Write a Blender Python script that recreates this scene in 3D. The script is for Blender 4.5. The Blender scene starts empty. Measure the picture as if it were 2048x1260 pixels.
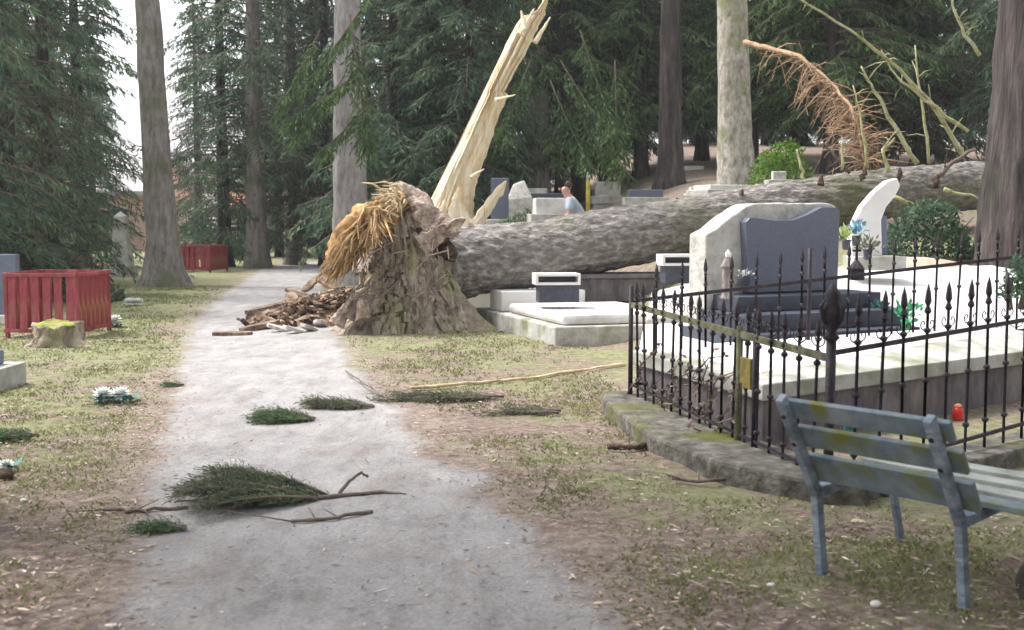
import bpy, math, random
from mathutils import Vector, Matrix, noise
R = math.radians
C = bpy.context.scene.collection
sc = bpy.context.scene

# ---------------------------------------------------------------- camera, light, exposure
PITCH = 5.03
F = 2160.0                      # focal length in pixels of the 2048 px wide photograph
CAMZ = 1.6
cam = bpy.data.cameras.new('camera'); co = bpy.data.objects.new('camera', cam); C.objects.link(co)
co.location = (0, 0, CAMZ); co.rotation_euler = (R(90 - PITCH), 0, 0)
cam.sensor_width = 36; cam.lens = F / 2048 * 36; cam.clip_end = 2000; cam.clip_start = 0.05
cam.dof.use_dof = True; cam.dof.focus_distance = 11; cam.dof.aperture_fstop = 3.2
sc.camera = co
SUN_EL, SUN_AZ = 60, -70        # elevation, azimuth from +Y towards +X
w = bpy.data.worlds.new('World'); sc.world = w; w.use_nodes = True
nt = w.node_tree; nt.nodes.clear()
sky = nt.nodes.new('ShaderNodeTexSky'); sky.sky_type = 'NISHITA'; sky.sun_disc = False
sky.sun_elevation = R(SUN_EL); sky.sun_rotation = R(SUN_AZ); sky.dust_density = 3.5; sky.air_density = 1.0
hs = nt.nodes.new('ShaderNodeHueSaturation'); hs.inputs['Saturation'].default_value = 0.22; hs.inputs['Value'].default_value = 1.25
bg = nt.nodes.new('ShaderNodeBackground'); bg.inputs[1].default_value = 0.13
wo = nt.nodes.new('ShaderNodeOutputWorld')
nt.links.new(sky.outputs[0], hs.inputs['Color']); nt.links.new(hs.outputs[0], bg.inputs[0]); nt.links.new(bg.outputs[0], wo.inputs[0])
sl = bpy.data.lights.new('sun', 'SUN'); sl.energy = 1.5; sl.angle = R(10); sl.color = (1.0, .945, .91)
so = bpy.data.objects.new('sun', sl); C.objects.link(so)
sd = Vector((math.sin(R(SUN_AZ)) * math.cos(R(SUN_EL)), math.cos(R(SUN_AZ)) * math.cos(R(SUN_EL)), math.sin(R(SUN_EL))))
so.rotation_euler = sd.to_track_quat('Z', 'Y').to_euler(); so.location = (0, 0, 30)
sc.view_settings.view_transform = 'Standard'; sc.view_settings.look = 'None'
sc.view_settings.exposure = 1.36; sc.view_settings.gamma = 1
sc.render.filter_size = 2.5
sc.cycles.max_bounces = 5; sc.cycles.transparent_max_bounces = 4

# ---------------------------------------------------------------- helpers
cp, sp = math.cos(R(PITCH)), math.sin(R(PITCH))
def ray(px, py):
    x = (px - 1024) / F; u = -(py - 630) / F
    return Vector((x, cp + u * sp, -sp + u * cp))
def at(px, py, d):
    r = ray(px, py); return Vector((0, 0, CAMZ)) + r * (d / r.y)
def ss(a, b, v):
    t = min(1, max(0, (v - a) / (b - a))); return t * t * (3 - 2 * t)
def interp(v, xs, ys):
    if v <= xs[0]: return ys[0]
    for i in range(1, len(xs)):
        if v <= xs[i]:
            return ys[i-1] + (ys[i] - ys[i-1]) * (v - xs[i-1]) / (xs[i] - xs[i-1])
    return ys[-1]
def H(x, y):
    zr = interp(y, [9.6, 10.6, 14, 23, 32, 45, 70, 200], [0, .22, .78, 2.15, 3.0, 4.6, 6.5, 12])
    a = interp(y, [9, 14, 19, 35, 60], [1.6, 1.0, -1.0, -3.5, -6]); b = interp(y, [9, 14, 19, 35, 60], [4.2, 4.6, 5, 6, 8])
    z = zr * ss(a, b, x)
    z += (noise.noise((x * .35, y * .35, 1)) * .05) * (1 if y < 60 else 0)
    return z
def gnd(px, py):
    r = ray(px, py); p = Vector((0, 0, CAMZ)); t = 1.0
    while t < 150:
        q = p + r * t
        if q.z <= H(q.x, q.y):
            lo, hi = t - .1, t
            for _ in range(12):
                m = (lo + hi) / 2; q = p + r * m
                if q.z <= H(q.x, q.y): hi = m
                else: lo = m
            return p + r * hi
        t += .1
    return p + r * t
def tag(o, label=None, cat=None, group=None, kind=None):
    if label: o['label'] = label
    if cat: o['category'] = cat
    if group: o['group'] = group
    if kind: o['kind'] = kind
    return o
def empty(name, loc, rz=0):
    o = bpy.data.objects.new(name, None); C.objects.link(o); o.location = loc; o.rotation_euler = (0, 0, rz)
    o.empty_display_size = .2
    return o
def copy_tree(o, parent=None):
    c = o.copy(); C.objects.link(c); c.parent = parent
    for ch in list(o.children):
        copy_tree(ch, c)
    return c
class MB:
    def __init__(s): s.v = []; s.f = []; s.m = []
    def add(s, vs, fs, m=0):
        n = len(s.v); s.v += [tuple(v) for v in vs]; s.f += [tuple(i + n for i in f) for f in fs]; s.m += [m] * len(fs)
    def box(s, c, size, rot=None, m=0, jit=0, rnd=None):
        sx, sy, sz = [q / 2 for q in size]; vs = []
        for z in (-sz, sz):
            for y in (-sy, sy):
                for x in (-sx, sx):
                    v = Vector((x, y, z))
                    if jit: v += Vector([(rnd or random).uniform(-jit, jit) for _ in range(3)])
                    if rot is not None: v = rot @ v
                    vs.append(v + Vector(c))
        s.add(vs, [(0,2,3,1),(4,5,7,6),(0,1,5,4),(1,3,7,5),(3,2,6,7),(2,0,4,6)], m)
    def bar(s, a, b, w_, h_, up=(0,0,1), m=0):
        a = Vector(a); b = Vector(b); d = b - a; L = d.length; z = d.normalized(); x = Vector(up).cross(z)
        if x.length < 1e-4: x = Vector((1,0,0))
        x.normalize(); y = z.cross(x)
        s.box((a + b) / 2, (w_, h_, L), Matrix((x, y, z)).transposed(), m)
    def tube(s, pts, rad, n=8, m=0, wob=0, seed=0, cap=True, ws=2.0, fl=0):
        pts = [Vector(p) for p in pts]
        if not hasattr(rad, '__len__'): rad = [rad] * len(pts)
        base = len(s.v); up = None
        for i, p in enumerate(pts):
            d = (pts[min(i+1, len(pts)-1)] - pts[max(i-1, 0)]).normalized()
            if up is None:
                up = Vector((0,0,1)) if abs(d.z) < .9 else Vector((1,0,0))
            x = up.cross(d).normalized(); y = d.cross(x); up = y.cross(x) * -1 if False else d.cross(x)
            for k in range(n):
                a = 2 * math.pi * k / n
                r = rad[i]
                o = x * math.cos(a) + y * math.sin(a)
                if wob:
                    q = p * ws + o * 1.7
                    r *= 1 + wob * noise.noise((q.x + seed * 7, q.y, q.z)) + wob * .5 * noise.noise((q.x * 3 + seed, q.y * 3, q.z * 3))
                s.v.append(tuple(p + o * r))
        fs = []
        for i in range(len(pts) - 1):
            for k in range(n):
                a0 = base + i * n + k; a1 = base + i * n + (k + 1) % n
                fs.append((a0, a1, a1 + n, a0 + n))
        if cap:
            fs.append(tuple(base + k for k in range(n))[::-1]); fs.append(tuple(base + (len(pts)-1) * n + k for k in range(n)))
        s.f += fs; s.m += [m] * len(fs)
    def prism(s, poly, z0, z1, m=0, M=None):
        n = len(poly); vs = [Vector((p[0], p[1], z0)) for p in poly] + [Vector((p[0], p[1], z1)) for p in poly]
        if M is not None: vs = [M @ v for v in vs]
        s.add(vs, [tuple(range(n))[::-1], tuple(range(n, 2*n))] + [(i, (i+1) % n, n + (i+1) % n, n + i) for i in range(n)], m)
    def diamond(s, a, d, L, w_, nrm, m=0):
        d = d.normalized(); sd_ = d.cross(nrm)
        if sd_.length < 1e-3: sd_ = d.cross(Vector((1, .3, 0)))
        sd_.normalize(); a = Vector(a)
        s.add([a, a + d * L * .45 + sd_ * w_ / 2, a + d * L, a + d * L * .45 - sd_ * w_ / 2], [(0, 1, 2, 3)], m)
    def lathe(s, c, prof, n=12, m=0):
        c = Vector(c); b = len(s.v)
        for r, z in prof:
            for k in range(n):
                a = 2 * math.pi * k / n; s.v.append((c.x + r * math.cos(a), c.y + r * math.sin(a), c.z + z))
        for i in range(len(prof) - 1):
            for k in range(n):
                a0 = b + i * n + k; a1 = b + i * n + (k + 1) % n
                s.f.append((a0, a1, a1 + n, a0 + n)); s.m.append(m)
        s.f.append(tuple(b + (len(prof)-1) * n + k for k in range(n))); s.m.append(m)
    def mesh(s, name, mats, smooth=False):
        me = bpy.data.meshes.new(name); me.from_pydata(s.v, [], s.f)
        for mt in (mats if isinstance(mats, (list, tuple)) else [mats]): me.materials.append(mt)
        me.polygons.foreach_set('material_index', s.m)
        me.polygons.foreach_set('use_smooth', [smooth] * len(s.f)); me.update()
        return me
    def build(s, name, mats, parent=None, smooth=False, bevel=0, subd=0):
        o = bpy.data.objects.new(name, s.mesh(name, mats, smooth)); C.objects.link(o)
        if parent is not None:
            o.parent = parent
        if bevel:
            b = o.modifiers.new('bevel', 'BEVEL'); b.width = bevel; b.segments = 2; b.limit_method = 'ANGLE'
        return o
def world_child(o, parent):      # the part's mesh is in world space while the parent stands at its base
    o.parent = parent; o.matrix_parent_inverse = (Matrix.Translation(parent.location) @ Matrix.Rotation(parent.rotation_euler.z, 4, 'Z')).inverted()
    return o

# ---------------------------------------------------------------- materials
def mat(name, cols, scale=4.0, rough=.85, bump=.3, bscale=None, detail=8, stretch=(1,1,1), island=0, moss=None, moss_amt=.5, moss_scale=1.5, spec=.3, bdist=.02, ramp=(.32,.68), trans=0, rot=(0,0,0)):
    m = bpy.data.materials.new(name); m.use_nodes = True; t = m.node_tree; N = t.nodes; L = t.links
    p = N['Principled BSDF']; p.inputs['Roughness'].default_value = rough; p.inputs['Specular IOR Level'].default_value = spec
    tc = N.new('ShaderNodeTexCoord'); mp = N.new('ShaderNodeMapping'); mp.inputs['Scale'].default_value = stretch; mp.inputs['Rotation'].default_value = rot
    L.new(tc.outputs['Object'], mp.inputs[0])
    nz = N.new('ShaderNodeTexNoise'); nz.inputs['Scale'].default_value = scale; nz.inputs['Detail'].default_value = detail; nz.inputs['Roughness'].default_value = .65
    L.new(mp.outputs[0], nz.inputs['Vector'])
    cr = N.new('ShaderNodeValToRGB'); e = cr.color_ramp.elements
    n = len(cols)
    e[0].position = ramp[0]; e[0].color = (*cols[0], 1); e[1].position = ramp[1]; e[1].color = (*cols[-1], 1)
    for i in range(1, n - 1):
        q = e.new(ramp[0] + (ramp[1] - ramp[0]) * i / (n - 1)); q.color = (*cols[i], 1)
    L.new(nz.outputs['Fac'], cr.inputs[0]); col = cr.outputs[0]
    if moss:
        n2 = N.new('ShaderNodeTexNoise'); n2.inputs['Scale'].default_value = moss_scale; n2.inputs['Detail'].default_value = 6; L.new(tc.outputs['Object'], n2.inputs['Vector'])
        r2 = N.new('ShaderNodeMapRange'); r2.inputs[1].default_value = 1 - moss_amt - .08; r2.inputs[2].default_value = 1 - moss_amt + .12
        L.new(n2.outputs['Fac'], r2.inputs[0])
        mx = N.new('ShaderNodeMix'); mx.data_type = 'RGBA'; L.new(r2.outputs[0], mx.inputs['Factor']); L.new(col, mx.inputs['A']); mx.inputs['B'].default_value = (*moss, 1)
        col = mx.outputs['Result']
    if island:
        g = N.new('ShaderNodeNewGeometry'); mr = N.new('ShaderNodeMapRange'); mr.inputs[3].default_value = 1 - island; mr.inputs[4].default_value = 1 + island
        L.new(g.outputs['Random Per Island'], mr.inputs[0])
        vm = N.new('ShaderNodeVectorMath'); vm.operation = 'SCALE'; L.new(col, vm.inputs[0]); L.new(mr.outputs[0], vm.inputs['Scale']); col = vm.outputs[0]
    L.new(col, p.inputs['Base Color'])
    if bump:
        b = N.new('ShaderNodeBump'); b.inputs['Strength'].default_value = bump; b.inputs['Distance'].default_value = bdist
        if bscale:
            nb = N.new('ShaderNodeTexNoise'); nb.inputs['Scale'].default_value = bscale; nb.inputs['Detail'].default_value = 5; L.new(mp.outputs[0], nb.inputs['Vector']); L.new(nb.outputs['Fac'], b.inputs['Height'])
        else: L.new(nz.outputs['Fac'], b.inputs['Height'])
        L.new(b.outputs[0], p.inputs['Normal'])
    if trans:
        tr = N.new('ShaderNodeBsdfTranslucent'); L.new(col, tr.inputs[0]); ms = N.new('ShaderNodeMixShader'); ms.inputs[0].default_value = trans
        L.new(p.outputs[0], ms.inputs[1]); L.new(tr.outputs[0], ms.inputs[2]); L.new(ms.outputs[0], N['Material Output'].inputs[0])
    return m
M = {}
M['bark'] = mat('grey_spruce_bark', [(.14,.12,.105),(.27,.24,.225),(.38,.345,.33)], 9, .95, .9, 26, stretch=(1,1,.3), moss=(.13,.15,.07), moss_amt=.42, moss_scale=.8, bdist=.04)
M['bark_dark'] = mat('dark_bark', [(.022,.018,.018),(.06,.05,.048),(.12,.10,.095)], 8, .95, 1, 22, stretch=(1,1,.14), moss=(.06,.065,.04), moss_amt=.36, bdist=.04)
M['bark_pale'] = mat('pale_flaking_bark', [(.15,.135,.11),(.38,.35,.30),(.58,.54,.49)], 10, .95, .8, 20, stretch=(1,1,.5), moss=(.2,.22,.1), moss_amt=.42, bdist=.04)
M['log'] = mat('flaky_log_bark', [(.11,.095,.085),(.215,.195,.18),(.42,.39,.37)], 12, .95, 1, 20, stretch=(.5,1,1), moss=(.15,.15,.085), moss_amt=.42, moss_scale=.55, bdist=.06)
M['wood'] = mat('raw_split_wood', [(.60,.42,.21),(.84,.70,.47),(.9,.83,.66)], 3.2, .75, .9, 12, stretch=(6,6,.4), bdist=.04, ramp=(.28,.62), rot=(0,R(-26),0))
M['rotwood'] = mat('rotten_orange_wood', [(.12,.065,.03),(.38,.22,.09),(.60,.42,.20)], 9, .9, .5, 30, island=.35)
M['fibre'] = mat('torn_orange_fibre', [(.15,.09,.045),(.37,.235,.11),(.54,.40,.22)], 5, .85, 0, island=.45)
M['fibre_pale'] = mat('torn_pale_fibre', [(.42,.31,.18),(.62,.50,.33),(.76,.66,.48)], 5, .85, 0, island=.3)
M['stump'] = mat('earthy_stump', [(.13,.10,.08),(.35,.285,.23),(.56,.49,.41)], 8, .95, 1, 24, stretch=(1,1,.45), moss=(.33,.31,.17), moss_amt=.42, moss_scale=1.8, bdist=.05)
M['hollow'] = mat('dark_rot_and_shade', [(.03,.02,.016),(.09,.06,.045),(.17,.12,.09)], 9, 1, 1, 22, bdist=.05)
M['chips'] = mat('bark_chunks', [(.08,.052,.035),(.24,.165,.115),(.44,.35,.27)], 7, .95, .6, 25, island=.45, bdist=.02)
M['needle'] = mat('spruce_needles', [(.055,.095,.07),(.095,.155,.095),(.16,.23,.12)], .55, .7, 0, island=.5, detail=3, trans=.4)
M['needle_y'] = mat('yellow_green_needles', [(.06,.11,.045),(.12,.19,.075),(.18,.25,.10)], .6, .7, 0, island=.5, detail=3, trans=.4)
M['needle_b'] = mat('brown_green_needles', [(.085,.075,.055),(.10,.115,.075),(.12,.16,.10)], .6, .8, 0, island=.5, detail=3, trans=.4)
M['bush'] = mat('bright_bush_leaves', [(.07,.14,.02),(.17,.30,.05)], 3, .7, 0, island=.5, trans=.4)
M['fresh'] = mat('fresh_fallen_needles', [(.07,.10,.06),(.11,.165,.085),(.16,.23,.11)], 4, .75, 0, island=.5, trans=.3)
M['fresh_dull'] = mat('drying_fallen_needles', [(.09,.09,.065),(.14,.15,.10),(.2,.2,.14)], 4, .8, 0, island=.4, trans=.3)
M['twig'] = mat('twig_bark', [(.10,.075,.06),(.24,.19,.16)], 14, .9, .3)
M['twig_green'] = mat('lichen_covered_limb', [(.22,.22,.10),(.42,.42,.22),(.55,.52,.38)], 9, .9, .4)
M['twig_orange'] = mat('orange_dead_twigs', [(.20,.125,.08),(.37,.25,.16),(.50,.36,.22)], 9, .9, .2, island=.4)
M['redpaint'] = mat('red_painted_boards', [(.17,.035,.045),(.34,.07,.09),(.44,.14,.15)], 7, .7, .25, stretch=(1,1,.3), moss=(.16,.08,.05), moss_amt=.36, moss_scale=3)
M['redworn'] = mat('worn_red_boards', [(.16,.03,.03),(.28,.055,.06),(.36,.12,.08)], 6, .8, .3, stretch=(1,1,.25), moss=(.42,.2,.09), moss_amt=.42, moss_scale=4)
M['slate'] = mat('blue_grey_slate', [(.10,.125,.19),(.16,.19,.27)], 3, .4, .1, spec=.5)
M['darkstone'] = mat('polished_dark_granite', [(.10,.115,.16),(.135,.15,.20)], 30, .28, .03, spec=.5)
M['plinth'] = mat('dark_granite_plinth', [(.045,.05,.07),(.085,.09,.115)], 12, .5, .1)
M['rough'] = mat('rough_pale_stone', [(.34,.32,.29),(.52,.50,.46),(.62,.60,.56)], 7, .9, .7, 22, bdist=.02)
M['paleslab'] = mat('pale_concrete_slab', [(.42,.40,.37),(.66,.64,.61),(.74,.72,.70)], 2.2, .85, .3, 25, moss=(.36,.33,.24), moss_amt=.34, moss_scale=2)
M['white'] = mat('white_terrazzo', [(.66,.64,.62),(.82,.80,.79)], 2, .6, .1, 20)
M['greyslab'] = mat('weathered_grey_slab', [(.28,.28,.25),(.46,.45,.42),(.56,.55,.52)], 3, .9, .4, 25, moss=(.23,.24,.15), moss_amt=.42, moss_scale=2.5)
M['wall'] = mat('dark_concrete_side', [(.07,.06,.065),(.15,.13,.135),(.24,.21,.2)], 5, .95, .5, 20, stretch=(1,1,.4))
M['curb'] = mat('mossy_concrete_curb', [(.045,.04,.036),(.12,.112,.095),(.24,.225,.20)], 7, .95, 1, 22, moss=(.105,.11,.02), moss_amt=.40, moss_scale=1.7)
M['iron'] = mat('rusty_wrought_iron', [(.012,.009,.014),(.022,.017,.026),(.06,.032,.03)], 20, .6, .3, 50, spec=.4)
M['ironmoss'] = mat('lichen_covered_iron', [(.05,.05,.035),(.12,.12,.07),(.2,.2,.12)], 12, .9, .5)
M['yellowed'] = mat('yellowed_iron_plate', [(.12,.10,.03),(.26,.21,.05)], 12, .8, .3)
M['bench'] = mat('blue_grey_bench_paint', [(.12,.145,.185),(.22,.265,.32),(.35,.40,.45)], 11, .8, .5, 40, stretch=(.7,.7,1.6), moss=(.13,.13,.10), moss_amt=.36, moss_scale=7)
M['benchmoss'] = mat('mossy_grey_plank', [(.12,.155,.19),(.19,.235,.27),(.27,.31,.33)], 7, .85, .35, moss=(.17,.19,.04), moss_amt=.44, moss_scale=6)
M['benchseat'] = mat('pale_seat_plank', [(.2,.22,.2),(.34,.36,.33),(.44,.45,.42)], 7, .85, .3)
M['petal'] = mat('white_silk_petals', [(.75,.77,.74),(.85,.87,.84)], 9, .8, 0)
M['teal'] = mat('teal_plastic_leaves', [(.03,.13,.12),(.09,.26,.23)], 12, .6, 0, island=.3)
M['greenplastic'] = mat('green_plastic', [(.03,.25,.09),(.08,.42,.2)], 12, .4, 0)
M['red'] = mat('red_glass', [(.6,.03,.03),(.8,.08,.06)], 9, .3, 0)
M['blueglass'] = mat('blue_flower_wrap', [(.1,.3,.42),(.3,.52,.6)], 9, .5, 0, island=.3)
M['lime'] = mat('lime_leaves', [(.3,.4,.1),(.55,.65,.25)], 9, .7, 0, island=.3)
M['skin'] = mat('skin', [(.50,.29,.23),(.58,.36,.29)], 8, .6, 0)
M['hair'] = mat('dark_hair', [(.04,.03,.028),(.08,.06,.05)], 20, .7, .2)
M['shirt'] = mat('pale_blue_shirt', [(.36,.42,.52),(.46,.52,.62)], 6, .9, .2)
M['trouser'] = mat('dark_trousers', [(.03,.03,.045),(.05,.05,.07)], 6, .9, .2)
M['pinkwall'] = mat('pink_render', [(.80,.50,.43),(.88,.62,.55)], 1, .9, .05)
M['whitewall'] = mat('white_render', [(.72,.7,.7),(.82,.8,.8)], 1, .9, .05)
M['roof'] = mat('grey_roof_tiles', [(.42,.39,.41),(.58,.55,.57)], 3, .9, .2)
M['rooforange'] = mat('orange_roof_tiles', [(.45,.17,.09),(.6,.27,.16)], 3, .9, .2)
M['glass'] = mat('window_glass', [(.05,.06,.08),(.09,.1,.12)], 1, .1, 0, spec=.5)
M['yellow'] = mat('yellow_paint', [(.50,.40,.05),(.62,.52,.1)], 5, .6, .1)
M['grass'] = mat('short_grass_blades', [(.15,.17,.075),(.25,.27,.12),(.38,.36,.2)], .9, .8, 0, island=.35, trans=.45)
M['litter'] = mat('dry_needle_litter', [(.14,.09,.06),(.30,.22,.16),(.6,.52,.45)], 3, .9, 0, island=.7)
M['torn'] = mat('torn_pinkish_bark', [(.14,.10,.08),(.38,.29,.235),(.62,.53,.45)], 9, .95, 1, 24, bdist=.04)
M['barklight'] = mat('light_grey_spruce_bark', [(.22,.195,.185),(.36,.33,.325),(.48,.45,.445)], 9, .95, .9, 26, stretch=(1,1,.3), bdist=.04)
M['moss'] = mat('moss_cushion', [(.10,.12,.02),(.24,.27,.06),(.36,.36,.12)], 9, .95, 1, 30)
M['soil'] = mat('pale_soil', [(.34,.27,.2),(.56,.49,.4)], 5, .95, .6, 20)

def ground_mat(name, path=False):
    m = bpy.data.materials.new(name); m.use_nodes = True; t = m.node_tree; N = t.nodes; L = t.links
    p = N['Principled BSDF']; p.inputs['Roughness'].default_value = .95; p.inputs['Specular IOR Level'].default_value = .15
    tc = N.new('ShaderNodeTexCoord')
    def nz(scale, detail=6, rough=.6, st=None):
        n = N.new('ShaderNodeTexNoise'); n.inputs['Scale'].default_value = scale; n.inputs['Detail'].default_value = detail; n.inputs['Roughness'].default_value = rough
        if st:
            mp = N.new('ShaderNodeMapping'); mp.inputs['Scale'].default_value = st; L.new(tc.outputs['Object'], mp.inputs[0]); L.new(mp.outputs[0], n.inputs['Vector'])
        else: L.new(tc.outputs['Object'], n.inputs['Vector'])
        return n.outputs['Fac']
    def rampc(f, cols, lo, hi):
        cr = N.new('ShaderNodeValToRGB'); e = cr.color_ramp.elements
        e[0].position = lo; e[0].color = (*cols[0], 1); e[1].position = hi; e[1].color = (*cols[-1], 1)
        for i in range(1, len(cols) - 1):
            q = e.new(lo + (hi - lo) * i / (len(cols) - 1)); q.color = (*cols[i], 1)
        L.new(f, cr.inputs[0]); return cr.outputs[0]
    def mr(f, a, b):
        r = N.new('ShaderNodeMapRange'); r.inputs[1].default_value = a; r.inputs[2].default_value = b; L.new(f, r.inputs[0]); return r.outputs[0]
    def mix(f, a, b):
        x = N.new('ShaderNodeMix'); x.data_type = 'RGBA'; L.new(f, x.inputs['Factor']); L.new(a, x.inputs['A']); L.new(b, x.inputs['B']); return x.outputs['Result']
    def math_(op, a, b):
        x = N.new('ShaderNodeMath'); x.operation = op
        for i, q in enumerate((a, b)):
            if isinstance(q, (int, float)): x.inputs[i].default_value = q
            else: L.new(q, x.inputs[i])
        return x.outputs[0]
    brown = rampc(nz(14, 8, .75), [(.085,.06,.05),(.245,.185,.155),(.47,.385,.34)], .3, .7)
    green = rampc(nz(9, 8, .75), [(.10,.105,.055),(.245,.25,.135),(.40,.385,.25)], .3, .7)
    at_ = N.new('ShaderNodeAttribute'); at_.attribute_name = 'mask'
    sep = N.new('ShaderNodeSeparateColor'); L.new(at_.outputs['Color'], sep.inputs[0])
    gm = sep.outputs[0]
    g = math_('ADD', math_('MULTIPLY', mr(nz(.9, 7, .7), .35, .65), .8), math_('SUBTRACT', gm, .4))
    fine = mr(math_('ADD', g, math_('MULTIPLY', math_('SUBTRACT', nz(6, 5), .5), .9)), .35, .75)
    col = mix(fine, brown, green)
    pale = rampc(nz(20, 8, .8), [(.30,.25,.20),(.47,.41,.35)], .35, .65)
    col = mix(mr(math_('ADD', nz(2.2, 8, .75), math_('MULTIPLY', sep.outputs[1], .2)), .62, .9), col, pale)
    if path:
        verge = col
        a = rampc(nz(3.5, 9, .7, (1, .6, 1)), [(.28,.268,.264),(.39,.378,.372),(.53,.515,.505)], .32, .66)
        b = rampc(nz(55, 6, .85), [(.14,.13,.13),(.37,.355,.355),(.62,.6,.6)], .3, .7)
        x = N.new('ShaderNodeMix'); x.data_type = 'RGBA'; x.inputs['Factor'].default_value = .5; L.new(a, x.inputs['A']); L.new(b, x.inputs['B']); col = x.outputs['Result']
        stz = rampc(nz(1.6, 9, .75, (2.2, .8, 1)), [(.62,.58,.56),(1,1,1),(1.18,1.17,1.17)], .3, .68)
        mm = N.new('ShaderNodeMix'); mm.data_type = 'RGBA'; mm.blend_type = 'MULTIPLY'; mm.inputs['Factor'].default_value = .8; L.new(col, mm.inputs['A']); L.new(stz, mm.inputs['B']); col = mm.outputs['Result']
        col = mix(math_('MULTIPLY', mr(nz(1.1, 8, .75, (1, .7, 1)), .5, .66), .5), col, verge)
        edge = mr(math_('ADD', sep.outputs[2], math_('MULTIPLY', math_('SUBTRACT', nz(3.0, 10, .8), .5), 1.5)), .35, .72)
        col = mix(edge, col, verge)
    L.new(col, p.inputs['Base Color'])
    b = N.new('ShaderNodeBump'); b.inputs['Strength'].default_value = .85; b.inputs['Distance'].default_value = .04
    L.new(nz(20, 8, .75), b.inputs['Height']); L.new(b.outputs[0], p.inputs['Normal'])
    return m
M['ground'] = ground_mat('mossy_needle_ground'); M['path'] = ground_mat('pale_gravel_path', True)

# ---------------------------------------------------------------- ground and path
Lp = [(150,1420),(205,1255),(245,1090),(285,950),(320,850),(345,750),(368,665),(415,610),(470,572),(520,538),(590,522)]
Rp = [(1330,1420),(1265,1255),(1110,1085),(960,960),(872,900),(815,835),(720,735),(690,680),(655,600),(640,560),(650,524)]
Lw = [gnd(*p) for p in Lp]; Rw = [gnd(*p) for p in Rp]
ys = [-6, 0, 1.5]
def edge(pts, y):
    xs_ = sorted([(q.y, q.x) for q in pts]); return interp(y, [a for a, b in xs_], [b for a, b in xs_])
def px_l(y): return edge(Lw, y)
def px_r(y): return edge(Rw, y)
PY1 = min(Lw[-1].y, Rw[-1].y)
def on_path(x, y, mrg=0): return y < PY1 and px_l(y) + mrg < x < px_r(y) - mrg
def axis(lo, hi, mid0, mid1, step, g=1.25):
    r = []; v = mid0
    while v <= mid1: r.append(v); v += step
    s = step
    while r[-1] < hi: s *= g; r.append(r[-1] + s)
    s = step; l = []
    v = mid0
    while v > lo: s *= g; v -= s; l.append(v)
    return l[::-1] + r
def gmask(x, y):
    # red: how grassy; green: dusty verge beside the path
    g = .45
    if x < -1.5: g = interp(y, [4, 6.5, 9, 13, 20, 40], [.16, .38, .65, .9, .9, .8])
    if x > -1.5: g = interp(y, [3, 5, 7, 9, 12, 15, 20, 40], [.30, .42, .48, .42, .62, .78, .5, .25])
    dp = min(abs(x - px_l(y)), abs(x - px_r(y))) if not on_path(x, y) else 0
    g -= .3 * (1 - ss(0, .9, dp)) if y < PY1 else 0
    g += noise.noise((x * .4, y * .4, 3)) * .25
    return max(0, min(1, g)), 1 - ss(0, .8, dp)
xs = axis(-420, 420, -9, 9, .16); ysg = axis(-60, 700, .5, 24, .16)
m = MB(); nx = len(xs); cols = []
for y in ysg:
    for x in xs:
        z = H(x, y)
        near = on_path(x, y, -.2)
        if not near and abs(x) < 12 and y < 30: z += (noise.noise((x * 2.1, y * 2.1, 5)) * .022 + noise.noise((x * 6, y * 6, 9)) * .01) * (ss(0, .7, min(abs(x - px_l(y)), abs(x - px_r(y)))) if y < PY1 else 1)
        if near: z -= .012
        m.v.append((x, y, z))
        g, pl_ = gmask(x, y); cols.append((g, pl_, 0, 1))
for j in range(len(ysg) - 1):
    for i in range(nx - 1):
        a = j * nx + i; m.f.append((a, a + 1, a + nx + 1, a + nx)); m.m.append(0)
def put_mask(o, cols):
    ca = o.data.color_attributes.new('mask', 'FLOAT_COLOR', 'POINT')
    ca.data.foreach_set('color', [c for q in cols for c in q])
o = m.build('ground', M['ground'], smooth=True); put_mask(o, cols); tag(o, kind='structure')
m = MB(); cols = []; NS = 40; y = 1.2; rows = 0
while y < PY1:
    l, r = px_l(y) - .3, px_r(y) + .3
    l += noise.noise((y * 1.6, 0, 0)) * .16 + noise.noise((y * 6, 0, 0)) * .05; r += noise.noise((y * 1.6, 9, 0)) * .16 + noise.noise((y * 6, 9, 0)) * .05
    for k in range(NS + 1):
        x = l + (r - l) * k / NS; dd = min(x - l, r - x)
        m.v.append((x, y, H(x, y) + .004 + .008 * ss(0, .15, dd) + noise.noise((x * 2, y * 2, 2)) * .003)); gm_ = gmask(x, y); cols.append((gm_[0], gm_[1], 1 - ss(.05, .75, dd), 1))
    rows += 1; y += .12 if y < 16 else .3
for j in range(rows - 1):
    for k in range(NS):
        a = j * (NS + 1) + k; m.f.append((a, a + 1, a + NS + 2, a + NS + 1)); m.m.append(0)
o = m.build('path', M['path'], smooth=True); put_mask(o, cols); tag(o, kind='structure')

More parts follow.
